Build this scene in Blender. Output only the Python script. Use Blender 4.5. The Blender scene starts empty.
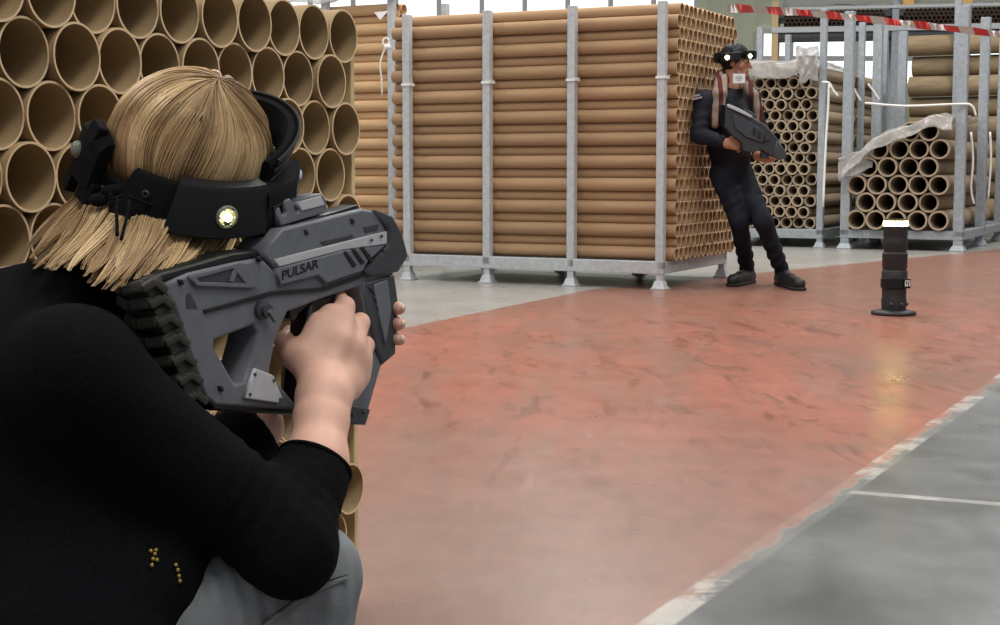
import bpy, bmesh, math, random
import numpy as np
from mathutils import Vector, Matrix
R = math.radians
rnd = random.Random(7)
SC = bpy.context.scene
COL = SC.collection

# ------------------------------------------------------------------ camera
F = 1500.0                       # focal length in pixels of the 1000 x 625 frame
CH = 0.86                        # camera height
TH = math.atan((312.5 - 168.0) / F)
cam = bpy.data.cameras.new('camera')
cam.sensor_width = 36.0
cam.lens = F / 1000 * 36.0
cam.clip_end = 200
camo = bpy.data.objects.new('camera', cam)
COL.objects.link(camo)
camo.location = (0, 0, CH)
camo.rotation_euler = (math.pi / 2 - TH, 0, 0)
SC.camera = camo

def ray(x, y):
    xr, yu = (x - 500) / F, -(y - 312.5) / F
    return Vector((xr, math.cos(TH) + yu * math.sin(TH), -math.sin(TH) + yu * math.cos(TH)))
def at(x, y, Y):
    d = ray(x, y)
    return Vector((0, 0, CH)) + d * (Y / d.y)
def gnd(x, y, z=0.0):
    d = ray(x, y)
    return Vector((0, 0, CH)) + d * ((z - CH) / d.z)

YAW = R(27)                      # the racks and stacks share one grid
GA = Vector((math.cos(YAW), -math.sin(YAW), 0))
GB = Vector((math.sin(YAW), math.cos(YAW), 0))

# ------------------------------------------------------------------ object helpers
def tag(o, label=None, cat=None, group=None, kind=None):
    if label: o['label'] = label
    if cat: o['category'] = cat
    if group: o['group'] = group
    if kind: o['kind'] = kind
    return o
def empty(name, loc, rz=0.0, label=None, cat=None, group=None):
    o = bpy.data.objects.new(name, None)
    COL.objects.link(o)
    o.location = loc
    o.rotation_euler = (0, 0, rz)
    o.empty_display_size = 0.1
    return tag(o, label, cat, group)
def link(name, me, mat, parent=None, smooth=True):
    """a mesh given in the parent's own axes"""
    o = bpy.data.objects.new(name, me)
    COL.objects.link(o)
    for m in (mat if isinstance(mat, (list, tuple)) else [mat]):
        if m: me.materials.append(m)
    if smooth:
        me.polygons.foreach_set('use_smooth', [True] * len(me.polygons))
    if parent: o.parent = parent
    return o
def wlink(name, me, mat, parent=None, smooth=True):
    """a mesh given in world axes: moved into the (unscaled, upright) parent's axes"""
    if parent is not None:
        M = Matrix.Identity(4); p = parent
        while p is not None:
            M = Matrix.Translation(p.location) @ p.rotation_euler.to_matrix().to_4x4() @ M
            p = p.parent
        me.transform(M.inverted())
    return link(name, me, mat, parent, smooth)
def sharp(o, ang=35):
    """flat shading where faces meet at more than ang degrees"""
    me = o.data
    bm = bmesh.new(); bm.from_mesh(me)
    for e in bm.edges:
        if len(e.link_faces) == 2 and e.calc_face_angle(0) > R(ang): e.smooth = False
    bm.to_mesh(me); bm.free()
    return o

class MB:
    """collects simple solids into one mesh"""
    def __init__(s): s.bm = bmesh.new()
    def box(s, lo, hi, M=None, bev=0.0):
        r = bmesh.ops.create_cube(s.bm, size=1)
        vs = r['verts']
        lo, hi = Vector(lo), Vector(hi)
        c, d = (lo + hi) / 2, hi - lo
        for v in vs: v.co = Vector((v.co.x * d.x, v.co.y * d.y, v.co.z * d.z)) + c
        if bev > 0:
            es = list({e for v in vs for e in v.link_edges})
            r2 = bmesh.ops.bevel(s.bm, geom=es, offset=bev, segments=2, affect='EDGES', profile=0.6)
            vs = list({v for f in r2['faces'] for v in f.verts} | {v for v in vs if v.is_valid})
        if M is not None:
            for v in vs: v.co = M @ v.co
        return s
    def bar(s, p, q, w, h, up=(0, 0, 1), bev=0.0):
        p, q = Vector(p), Vector(q)
        x = (q - p).normalized(); z = Vector(up)
        y = z.cross(x)
        if y.length < 1e-4: y = Vector((0, 1, 0)).cross(x)
        y.normalize(); z = x.cross(y)
        M = Matrix(((x.x, y.x, z.x, p.x), (x.y, y.y, z.y, p.y), (x.z, y.z, z.z, p.z), (0, 0, 0, 1)))
        return s.box((0, -w / 2, -h / 2), ((q - p).length, w / 2, h / 2), M, bev)
    def tube(s, pts, r, seg=8, cap=True):
        pts = [Vector(p) for p in pts]
        rs = r if isinstance(r, (list, tuple)) else [r] * len(pts)
        prev = None; rings = []
        for i, p in enumerate(pts):
            t = (pts[min(i + 1, len(pts) - 1)] - pts[max(i - 1, 0)]).normalized()
            if prev is None:
                n = t.orthogonal().normalized()
            else:
                n = (prev - t * prev.dot(t))
                n = n.normalized() if n.length > 1e-5 else t.orthogonal().normalized()
            prev = n; b = t.cross(n)
            rings.append([s.bm.verts.new(p + (n * math.cos(2 * math.pi * k / seg) + b * math.sin(2 * math.pi * k / seg)) * rs[i]) for k in range(seg)])
        for a, b in zip(rings, rings[1:]):
            for k in range(seg):
                s.bm.faces.new((a[k], a[(k + 1) % seg], b[(k + 1) % seg], b[k]))
        if cap:
            s.bm.faces.new(rings[0][::-1]); s.bm.faces.new(rings[-1])
        return s
    def lathe(s, prof, seg=32, M=None):
        """profile of (radius, height); a radius of 0 closes"""
        rings = []
        for r_, z in prof:
            if r_ <= 1e-6:
                rings.append([s.bm.verts.new((0, 0, z))])
            else:
                rings.append([s.bm.verts.new((r_ * math.cos(2 * math.pi * k / seg), r_ * math.sin(2 * math.pi * k / seg), z)) for k in range(seg)])
        for a, b in zip(rings, rings[1:]):
            for k in range(seg):
                k2 = (k + 1) % seg
                if len(a) == 1 and len(b) == 1: continue
                if len(a) == 1: s.bm.faces.new((a[0], b[k2], b[k]))
                elif len(b) == 1: s.bm.faces.new((a[k], a[k2], b[0]))
                else: s.bm.faces.new((a[k], a[k2], b[k2], b[k]))
        if M is not None:
            for rg in rings:
                for v in rg: v.co = M @ v.co
        return s
    def ball(s, c, r, M=None, u=16, v=10):
        rr = Vector(r) if not isinstance(r, (int, float)) else Vector((r, r, r))
        res = bmesh.ops.create_uvsphere(s.bm, u_segments=u, v_segments=v, radius=1)
        for w in res['verts']:
            p = Vector((w.co.x * rr.x, w.co.y * rr.y, w.co.z * rr.z))
            if M is not None: p = M @ p
            w.co = p + Vector(c)
        return s
    def mesh(s, name='m'):
        bmesh.ops.recalc_face_normals(s.bm, faces=s.bm.faces[:])
        me = bpy.data.meshes.new(name); s.bm.to_mesh(me); s.bm.free()
        return me
def dup(root, loc=None, name=None):
    r = root.copy(); COL.objects.link(r)
    if loc is not None: r.location = loc
    for ch in list(root.children):
        c = ch.copy(); COL.objects.link(c); c.parent = r
        for g in list(ch.children):
            d = g.copy(); COL.objects.link(d); d.parent = c
    return r
ORD = ['zeroth', 'first', 'second', 'third', 'fourth', 'fifth', 'sixth', 'seventh', 'eighth', 'ninth', 'tenth', 'eleventh', 'twelfth', 'thirteenth',
       'fourteenth', 'fifteenth', 'sixteenth', 'seventeenth', 'eighteenth', 'nineteenth', 'twentieth', 'twenty-first', 'twenty-second', 'twenty-third', 'twenty-fourth', 'twenty-fifth', 'twenty-sixth']

# ------------------------------------------------------------------ implicit surfaces for bodies and cloth
class Field:
    def __init__(s, lo, hi, h):
        s.lo = np.array(lo, dtype=np.float32); s.h = h
        s.n = np.ceil((np.array(hi) - np.array(lo)) / h).astype(int) + 1
        s.d = np.full(tuple(s.n), 1.0, dtype=np.float32)
    def _sub(s, a, b):
        i0 = np.clip(np.floor((np.minimum(a, b) - s.lo) / s.h).astype(int), 0, s.n - 1)
        i1 = np.clip(np.ceil((np.maximum(a, b) - s.lo) / s.h).astype(int) + 1, 1, s.n)
        sl = tuple(slice(int(p), int(q)) for p, q in zip(i0, i1))
        g = [(np.arange(i0[k], i1[k], dtype=np.float32) * s.h + s.lo[k]) for k in range(3)]
        return sl, g[0][:, None, None], g[1][None, :, None], g[2][None, None, :]
    def _mix(s, sl, v, k, sub=False):
        a = s.d[sl]
        if sub:
            b = -v
            h = np.maximum(k - np.abs(a - b), 0) / k
            s.d[sl] = np.maximum(a, b) + h * h * k * 0.25
        else:
            h = np.maximum(k - np.abs(a - v), 0) / k
            s.d[sl] = np.minimum(a, v) - h * h * k * 0.25
    def cap(s, p, q, ra, rb=None, k=0.02, sub=False, wob=None):
        rb = ra if rb is None else rb
        p, q = np.array(p, dtype=np.float32), np.array(q, dtype=np.float32)
        m = max(ra, rb) + k + 2.5 * s.h + (0.02 if wob else 0)
        sl, X, Y, Z = s._sub(np.minimum(p, q) - m, np.maximum(p, q) + m)
        ba = q - p; L = float(ba @ ba) + 1e-12
        t = np.clip(((X - p[0]) * ba[0] + (Y - p[1]) * ba[1] + (Z - p[2]) * ba[2]) / L, 0, 1)
        v = np.sqrt((X - p[0] - t * ba[0]) ** 2 + (Y - p[1] - t * ba[1]) ** 2 + (Z - p[2] - t * ba[2]) ** 2) - (ra + (rb - ra) * t)
        if wob: v = v + wob(X, Y, Z, t)
        s._mix(sl, v, k, sub)
        return s
    def ell(s, c, r, ax=None, k=0.02, sub=False):
        c = np.array(c, dtype=np.float32); r = np.array(r, dtype=np.float32)
        m = float(r.max()) + k + 2.5 * s.h
        sl, X, Y, Z = s._sub(c - m, c + m)
        X = X - c[0]; Y = Y - c[1]; Z = Z - c[2]
        if ax is None: ax = np.eye(3)
        ax = [np.array(a, dtype=np.float32) for a in ax]
        u = X * ax[0][0] + Y * ax[0][1] + Z * ax[0][2]
        v = X * ax[1][0] + Y * ax[1][1] + Z * ax[1][2]
        w = X * ax[2][0] + Y * ax[2][1] + Z * ax[2][2]
        k0 = np.sqrt((u / r[0]) ** 2 + (v / r[1]) ** 2 + (w / r[2]) ** 2)
        k1 = np.sqrt((u / r[0] ** 2) ** 2 + (v / r[1] ** 2) ** 2 + (w / r[2] ** 2) ** 2) + 1e-9
        s._mix(sl, k0 * (k0 - 1) / k1, k, sub)
        return s
    def chain(s, pts, rs, k=0.015):
        for i in range(len(pts) - 1): s.cap(pts[i], pts[i + 1], rs[i], rs[i + 1], k)
        return s
    def cut(s, p, n):
        """remove the side that n points to"""
        n = np.array(Vector(n).normalized(), dtype=np.float32); p = np.array(p, dtype=np.float32)
        g = [(np.arange(s.n[k], dtype=np.float32) * s.h + s.lo[k]) for k in range(3)]
        v = (g[0][:, None, None] - p[0]) * n[0] + (g[1][None, :, None] - p[1]) * n[1] + (g[2][None, None, :] - p[2]) * n[2]
        s.d = np.maximum(s.d, v)
        return s
    def noise(s, amp, f, seed=0):
        g = [(np.arange(s.n[k], dtype=np.float32) * s.h + s.lo[k]) for k in range(3)]
        X, Y, Z = g[0][:, None, None], g[1][None, :, None], g[2][None, None, :]
        s.d = s.d + (amp * (np.sin(X * f + 1.3 * np.sin(Z * f * .7 + seed)) * np.sin(Y * f * 1.1 + seed) * np.sin(Z * f * .9 + 1.1 * np.sin(X * f * .6)))).astype(np.float32)
        return s
    def mesh(s, name='m', smooth=2):
        d = s.d
        d[0], d[-1] = 1, 1; d[:, 0], d[:, -1] = 1, 1; d[:, :, 0], d[:, :, -1] = 1, 1
        ins = d < 0
        c8 = [(i, j, k) for i in (0, 1) for j in (0, 1) for k in (0, 1)]
        nx, ny, nz = d.shape
        cnt = np.zeros((nx - 1, ny - 1, nz - 1), dtype=np.int8)
        for i, j, k in c8: cnt += ins[i:nx - 1 + i, j:ny - 1 + j, k:nz - 1 + k]
        I, J, K = np.nonzero((cnt > 0) & (cnt < 8))
        idx = np.full(cnt.shape, -1, dtype=np.int32); idx[I, J, K] = np.arange(len(I))
        pos = np.zeros((len(I), 3), dtype=np.float64); num = np.zeros(len(I))
        for a in c8:
            for ax in range(3):
                if a[ax]: continue
                b = list(a); b[ax] = 1
                va = d[I + a[0], J + a[1], K + a[2]]; vb = d[I + b[0], J + b[1], K + b[2]]
                x = (va < 0) != (vb < 0)
                t = np.where(x, va / np.where(x, va - vb, 1), 0)
                p = np.array(a, dtype=np.float64)[None, :].repeat(len(I), 0); p[:, ax] += t
                pos += p * x[:, None]; num += x
        pos = (pos / num[:, None] + np.stack([I, J, K], 1)) * s.h + s.lo
        quads = []
        for ax in range(3):
            sa = [slice(1, -1)] * 3; sb = [slice(1, -1)] * 3
            sa[ax] = slice(0, -1); sb[ax] = slice(1, None)
            A, B = ins[tuple(sa)], ins[tuple(sb)]
            P = np.stack(np.nonzero(A != B), 1)
            flip = A[tuple(P.T)]
            off = [1, 1, 1]; off[ax] = 0
            P = P + np.array(off)
            u, v = (ax + 1) % 3, (ax + 2) % 3
            def cell(du, dv):
                q = P.copy(); q[:, u] -= du; q[:, v] -= dv
                return idx[q[:, 0], q[:, 1], q[:, 2]]
            q = np.stack([cell(1, 1), cell(0, 1), cell(0, 0), cell(1, 0)], 1)
            q[~flip] = q[~flip][:, ::-1]
            quads.append(q)
        q = np.concatenate(quads)
        q = q[(q >= 0).all(1)]
        for _ in range(smooth):
            acc = np.zeros_like(pos); n = np.zeros(len(pos))
            for a in range(4):
                b = (a + 1) % 4
                np.add.at(acc, q[:, a], pos[q[:, b]]); np.add.at(n, q[:, a], 1)
                np.add.at(acc, q[:, b], pos[q[:, a]]); np.add.at(n, q[:, b], 1)
            pos = pos * .45 + acc / np.maximum(n, 1)[:, None] * .55
        return np_mesh(name, pos, q)
def np_mesh(name, pos, q):
    me = bpy.data.meshes.new(name)
    me.vertices.add(len(pos)); me.vertices.foreach_set('co', np.asarray(pos, dtype=np.float32).ravel())
    k = q.shape[1]
    me.loops.add(q.size); me.loops.foreach_set('vertex_index', q.astype(np.int32).ravel())
    me.polygons.add(len(q)); me.polygons.foreach_set('loop_start', np.arange(0, q.size, k, dtype=np.int32))
    me.update(calc_edges=True); me.validate()
    return me
def join_meshes(meshes, name='m'):
    bm = bmesh.new()
    for m in meshes: bm.from_mesh(m)
    me = bpy.data.meshes.new(name); bm.to_mesh(me); bm.free()
    return me
def curve_plate(outer, holes, thick, bev=0.0):
    """polygon with holes -> solid of the given thickness around local z = 0"""
    cu = bpy.data.curves.new('c', 'CURVE'); cu.dimensions = '2D'; cu.fill_mode = 'BOTH'
    cu.extrude = max(thick / 2 - bev, 1e-5); cu.bevel_depth = bev; cu.bevel_resolution = 1
    cu.offset = -bev
    for poly in [outer] + list(holes):
        sp = cu.splines.new('POLY'); sp.points.add(len(poly) - 1)
        for pt, (x, y) in zip(sp.points, poly): pt.co = (x, y, 0, 1)
        sp.use_cyclic_u = True
    o = bpy.data.objects.new('tmp', cu); COL.objects.link(o)
    me = bpy.data.meshes.new_from_object(o.evaluated_get(bpy.context.evaluated_depsgraph_get()))
    bpy.data.objects.remove(o); bpy.data.curves.remove(cu)
    return me
def text_mesh(body, thick):
    cu = bpy.data.curves.new('t', 'FONT'); cu.body = body; cu.extrude = thick; cu.size = 1; cu.offset = .018
    o = bpy.data.objects.new('tmp', cu); COL.objects.link(o)
    bpy.context.view_layer.update()
    me = bpy.data.meshes.new_from_object(o.evaluated_get(bpy.context.evaluated_depsgraph_get()))
    bpy.data.objects.remove(o); bpy.data.curves.remove(cu)
    return me

# ------------------------------------------------------------------ materials
def s2l(c):
    return tuple(((v / 255) / 12.92 if v / 255 <= .04045 else ((v / 255 + .055) / 1.055) ** 2.4) for v in c)
def mat(name, rgb, rough=.6, metal=0.0, var=.12, scale=20.0, bump=0.0, bscale=None, spec=.5, stretch=(1, 1, 1), emit=None, es=0.0, alpha=1.0, coords='Object', sheen=0.0):
    m = bpy.data.materials.new(name); m.use_nodes = True
    nt = m.node_tree; N = nt.nodes; L = nt.links
    b = N['Principled BSDF']
    c = s2l(rgb)
    tc = N.new('ShaderNodeTexCoord'); mp = N.new('ShaderNodeMapping'); mp.inputs['Scale'].default_value = stretch
    L.new(tc.outputs[coords], mp.inputs['Vector'])
    nz = N.new('ShaderNodeTexNoise'); nz.inputs['Scale'].default_value = scale; nz.inputs['Detail'].default_value = 5
    L.new(mp.outputs[0], nz.inputs['Vector'])
    cr = N.new('ShaderNodeValToRGB')
    cr.color_ramp.elements[0].position = .3; cr.color_ramp.elements[1].position = .7
    cr.color_ramp.elements[0].color = (*[v * (1 - var) for v in c], 1)
    cr.color_ramp.elements[1].color = (*[min(1, v * (1 + var)) for v in c], 1)
    L.new(nz.outputs['Fac'], cr.inputs[0]); L.new(cr.outputs[0], b.inputs['Base Color'])
    b.inputs['Roughness'].default_value = rough; b.inputs['Metallic'].default_value = metal
    b.inputs['Specular IOR Level'].default_value = spec
    b.inputs['Alpha'].default_value = alpha
    if sheen: b.inputs['Sheen Weight'].default_value = sheen
    if bump:
        n2 = N.new('ShaderNodeTexNoise'); n2.inputs['Scale'].default_value = bscale or scale * 4; n2.inputs['Detail'].default_value = 3
        L.new(mp.outputs[0], n2.inputs['Vector'])
        bp = N.new('ShaderNodeBump'); bp.inputs['Strength'].default_value = bump; bp.inputs['Distance'].default_value = .01
        L.new(n2.outputs['Fac'], bp.inputs['Height']); L.new(bp.outputs[0], b.inputs['Normal'])
    if emit:
        b.inputs['Emission Color'].default_value = (*s2l(emit), 1); b.inputs['Emission Strength'].default_value = es
    return m
def cardboard(name, rgb, var=.06, seam=True):
    """wound paper: faint spiral bands plus fibre noise; each tube a slightly different tone"""
    m = mat(name, rgb, rough=.75, var=var, scale=9, stretch=(.5, 3, 3), bump=.03, bscale=90, spec=.25)
    nt = m.node_tree; N = nt.nodes; L = nt.links
    b = N['Principled BSDF']; src = b.inputs['Base Color'].links[0].from_socket
    oi = N.new('ShaderNodeObjectInfo')
    mr = N.new('ShaderNodeMapRange'); mr.inputs['To Min'].default_value = .9; mr.inputs['To Max'].default_value = 1.08
    L.new(oi.outputs['Random'], mr.inputs['Value'])
    hv = N.new('ShaderNodeHueSaturation'); L.new(mr.outputs[0], hv.inputs['Value']); L.new(src, hv.inputs['Color'])
    L.new(hv.outputs[0], b.inputs['Base Color'])
    return m
M = {}
M['tube_near'] = cardboard('kraft_near', (172, 148, 112), var=.06)
M['tube_main'] = cardboard('kraft_main', (170, 138, 106))
M['tube_side'] = cardboard('kraft_side', (206, 170, 130))
M['tube_back'] = cardboard('kraft_back', (154, 138, 116))
M['tube_big'] = cardboard('kraft_dull', (142, 124, 98), var=.2)
M['tube_far'] = cardboard('kraft_far', (104, 84, 72))
M['tube_end'] = mat('cut_paper_edge', (226, 198, 158), rough=.8, var=.08, scale=60, spec=.2)
M['tube_end_dull'] = mat('cut_paper_edge_dull', (164, 148, 128), rough=.8, var=.1, scale=60, spec=.2)
M['board'] = mat('raw_board', (212, 188, 146), rough=.7, var=.08, scale=8, stretch=(6, 6, .5), spec=.3)
M['steel'] = mat('galvanised_steel', (192, 196, 200), rough=.5, metal=.2, var=.12, scale=25)
M['steel_blue'] = mat('weathered_zinc', (156, 163, 170), rough=.55, metal=.2, var=.15, scale=22)
M['dark_steel'] = mat('dark_steel', (70, 72, 76), rough=.5, metal=.4, var=.15, scale=20)
M['zip'] = mat('white_nylon', (232, 232, 230), rough=.5, var=.04, scale=30)
M['black_pl'] = mat('black_plastic', (19, 20, 22), rough=.5, var=.12, scale=40, bump=.02, bscale=200, spec=.3)
M['black_matte'] = mat('black_foam', (15, 15, 17), rough=.9, spec=.15, var=.15, scale=60, bump=.1, bscale=220)
M['white_card'] = mat('white_card', (236, 234, 238), rough=.6, var=.03, scale=30)
M['print'] = mat('grey_print', (120, 120, 130), rough=.7, var=.05, scale=30)

# ================================================================== THE SETTING
def node_math(N, L, op, a, b=None, clamp=False):
    n = N.new('ShaderNodeMath'); n.operation = op; n.use_clamp = clamp
    for i, v in enumerate((a, b)):
        if v is None: continue
        if isinstance(v, (int, float)): n.inputs[i].default_value = v
        else: L.new(v, n.inputs[i])
    return n.outputs[0]
def floor_material():
    m = bpy.data.materials.new('painted_concrete'); m.use_nodes = True
    nt = m.node_tree; N, L = nt.nodes, nt.links
    b = N['Principled BSDF']
    tc = N.new('ShaderNodeTexCoord'); P = tc.outputs['Object']
    def noise(scale, detail=4, stretch=(1, 1, 1), rot=0.0, dist=0.0, rough=.5):
        mp = N.new('ShaderNodeMapping'); mp.inputs['Scale'].default_value = stretch; mp.inputs['Rotation'].default_value = (0, 0, rot)
        L.new(P, mp.inputs['Vector'])
        n = N.new('ShaderNodeTexNoise'); n.inputs['Scale'].default_value = scale; n.inputs['Detail'].default_value = detail
        n.inputs['Distortion'].default_value = dist; n.inputs['Roughness'].default_value = rough
        L.new(mp.outputs[0], n.inputs['Vector']); return n.outputs['Fac']
    def ramp(f, stops):
        r = N.new('ShaderNodeValToRGB'); e = r.color_ramp.elements
        e[0].position, e[1].position = stops[0][0], stops[-1][0]
        for p, _ in stops[1:-1]: e.new(p)
        for el, (p, c) in zip(sorted(e, key=lambda q: q.position), stops):
            el.color = (*(s2l(c) if isinstance(c, tuple) else (c, c, c)), 1)
        L.new(f, r.inputs[0]); return r.outputs[0]
    def mix(f, a, c):
        x = N.new('ShaderNodeMix'); x.data_type = 'RGBA'
        if isinstance(f, (int, float)): x.inputs[0].default_value = f
        else: L.new(f, x.inputs[0])
        for i, v in ((6, a), (7, c)):
            if isinstance(v, tuple): x.inputs[i].default_value = (*s2l(v), 1)
            else: L.new(v, x.inputs[i])
        return x.outputs[2]
    def side(p, q, amp=.03, ns=9):
        """signed distance to the line p -> q, positive on its right"""
        d = (q - p); d.z = 0; d.normalize(); n = Vector((d.y, -d.x, 0))
        v = N.new('ShaderNodeVectorMath'); v.operation = 'DOT_PRODUCT'; L.new(P, v.inputs[0]); v.inputs[1].default_value = n
        s = node_math(N, L, 'SUBTRACT', v.outputs['Value'], n.dot(p))
        if amp:
            s = node_math(N, L, 'ADD', s, node_math(N, L, 'MULTIPLY', node_math(N, L, 'SUBTRACT', noise(ns, 5), .5), amp))
        return s
    right = side(gnd(668, 615), gnd(1000, 379), .07)
    rclean = side(gnd(668, 615), gnd(1000, 379), .015, 4)
    left = side(gnd(398, 329), gnd(588, 290), .03)
    far = side(gnd(588, 290), gnd(1000, 249), .05)
    step = lambda s, w: node_math(N, L, 'ADD', node_math(N, L, 'MULTIPLY', s, 1 / w), .5, True)
    red = node_math(N, L, 'MULTIPLY', node_math(N, L, 'MULTIPLY', step(left, .03), step(far, .1)),
                    node_math(N, L, 'SUBTRACT', 1.0, step(right, .012), True))
    # concrete: pale by the racks, darker slab on the right
    n1 = noise(1.3, 6, rough=.6); n2 = noise(14, 5)
    pale = ramp(n1, [(.3, (148, 145, 140)), (.7, (170, 168, 163))])
    dark = ramp(n1, [(.32, (84, 86, 87)), (.5, (110, 112, 113)), (.68, (132, 134, 134))])
    stain = ramp(noise(1.7, 6, (1.4, .5, 1), -YAW, 1.2), [(.5, 0.0), (.66, 1.0)])
    dark = mix(node_math(N, L, 'MULTIPLY', stain, .55), dark, (62, 64, 66))
    grey = mix(step(right, .02), pale, dark)
    # red paint, worn and scuffed
    r1 = ramp(noise(.8, 6, (1.6, .7, 1), 0, .6), [(.3, (148, 102, 88)), (.5, (166, 102, 84)), (.7, (178, 110, 92))])
    wear = ramp(noise(1.3, 7, (1.8, .55, 1), .3, 1.4, .62), [(.5, 0.0), (.68, 1.0)])
    r1 = mix(node_math(N, L, 'MULTIPLY', wear, .6), r1, (148, 118, 106))
    scuff = ramp(noise(1.5, 5, (2.4, .55, 1), -.3, 2.2, .6), [(.56, 0.0), (.66, 1.0)])
    r1 = mix(node_math(N, L, 'MULTIPLY', scuff, .8), r1, (122, 68, 50))
    spots = ramp(noise(3.0, 4, (2.0, .6, 1), .2, 1.2), [(.60, 0.0), (.68, 1.0)])
    r1 = mix(node_math(N, L, 'MULTIPLY', spots, .6), r1, (112, 82, 70))
    lite = ramp(noise(2.0, 5, (2.8, .4, 1), .35, 1.4), [(.68, 0.0), (.74, 1.0)])
    r1 = mix(node_math(N, L, 'MULTIPLY', lite, .55), r1, (190, 152, 140))
    sp_ = N.new('ShaderNodeSeparateXYZ'); L.new(P, sp_.inputs[0])
    back = node_math(N, L, 'MULTIPLY', node_math(N, L, 'SUBTRACT', sp_.outputs[1], 7.6), .35, True)
    r1 = mix(node_math(N, L, 'MULTIPLY', back, .75), r1, (142, 108, 94))
    mott = ramp(noise(7, 6, (1.6, .7, 1), .1, .8, .65), [(.4, 0.0), (.7, 1.0)])
    r1 = mix(node_math(N, L, 'MULTIPLY', mott, .38), r1, (132, 84, 68))
    patch = ramp(noise(.9, 5, (1.8, .5, 1), -.25, 1.8), [(.52, 0.0), (.62, 1.0)])
    r1 = mix(node_math(N, L, 'MULTIPLY', patch, .35), r1, (128, 96, 84))
    # the bare, greyer part of the paint near the corner stack
    gp = gnd(420, 560)
    vd = N.new('ShaderNodeVectorMath'); vd.operation = 'DISTANCE'; L.new(P, vd.inputs[0]); vd.inputs[1].default_value = gp
    bare = node_math(N, L, 'SUBTRACT', 1.0, node_math(N, L, 'MULTIPLY', vd.outputs['Value'], 1 / 2.2), True)
    bare = node_math(N, L, 'MULTIPLY', bare, node_math(N, L, 'ADD', .45, n1))
    r1 = mix(node_math(N, L, 'MULTIPLY', bare, .9, True), r1, (144, 124, 116))
    base = mix(red, grey, r1)
    # flaky white edge line, and the white cross line on the grey slab
    edge = node_math(N, L, 'MULTIPLY', step(node_math(N, L, 'ADD', rclean, .03), .008), node_math(N, L, 'SUBTRACT', 1.0, step(node_math(N, L, 'SUBTRACT', rclean, .035), .008), True))
    flake = ramp(noise(2.0, 7, rough=.7), [(.52, 0.0), (.57, 1.0)])
    edge = node_math(N, L, 'MULTIPLY', edge, node_math(N, L, 'ADD', .14, node_math(N, L, 'MULTIPLY', flake, .6)))
    base = mix(edge, base, (196, 192, 186))
    a, c = gnd(846, 491.5), gnd(1000, 504)
    cl = side(a, c, .006, 20)
    line = node_math(N, L, 'MULTIPLY', step(node_math(N, L, 'ADD', cl, .02), .006), node_math(N, L, 'SUBTRACT', 1.0, step(node_math(N, L, 'SUBTRACT', cl, .02), .006), True))
    line = node_math(N, L, 'MULTIPLY', line, step(node_math(N, L, 'SUBTRACT', rclean, .02), .01))
    base = mix(node_math(N, L, 'MULTIPLY', line, node_math(N, L, 'ADD', .55, node_math(N, L, 'MULTIPLY', flake, .4))), base, (190, 189, 186))
    n3 = ramp(noise(9, 7, (1.5, .8, 1), 0, .5, .7), [(.38, 0.0), (.66, 1.0)])
    base = mix(node_math(N, L, 'MULTIPLY', n3, .22), base, (84, 78, 75))
    L.new(base, b.inputs['Base Color'])
    rr = node_math(N, L, 'ADD', .22, node_math(N, L, 'MULTIPLY', noise(4, 5), .16))
    L.new(rr, b.inputs['Roughness'])
    b.inputs['Specular IOR Level'].default_value = .3
    bp = N.new('ShaderNodeBump'); bp.inputs['Strength'].default_value = .012; bp.inputs['Distance'].default_value = .01
    L.new(noise(3, 2), bp.inputs['Height']); L.new(bp.outputs[0], b.inputs['Normal'])
    return m
me = MB().box((-14, -4, -.1), (22, 30, 0)).mesh()
tag(link('floor', me, floor_material(), smooth=False), kind='structure')

m_wall = mat('pale_green_cladding', (226, 230, 206), rough=.7, var=.04, scale=2, stretch=(4, 4, .2))
w = MB()
w.box((-14, 29.6, 0), (22, 29.8, 8))
for i in range(36): w.box((-14 + i, 29.55, 0), (-13.94 + i, 29.6, 8))
tag(link('wall_back', w.mesh(), m_wall, smooth=False), kind='structure')
m_glow = mat('daylit_glass', (245, 246, 240), rough=.3, var=.02, emit=(240, 248, 250), es=1.5)
m_frame = mat('white_window_frame', (225, 226, 224), rough=.5, var=.04)
def window(name, x0, x1, z0, z1, n):
    e = empty(name, (0, 0, 0)); e['kind'] = 'structure'
    f = MB()
    for i in range(n + 1):
        x = x0 + (x1 - x0) * i / n
        f.box((x - .05, 29.42, z0), (x + .05, 29.55, z1))
    for z in (z0, (z0 + z1) / 2, z1): f.box((x0, 29.43, z - .05), (x1, 29.55, z + .05))
    wlink('window_frame', f.mesh(), m_frame, e, False)
    wlink('window_glass', MB().box((x0, 29.5, z0), (x1, 29.54, z1)).mesh(), m_glow, e, False)
window('window_1', 5.0, 8.2, 2.45, 3.5, 5)
window('window_2', -4.5, 3.8, 3.5, 5.0, 10)
window('window_3', 9.0, 14.0, 2.45, 3.5, 6)

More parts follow.
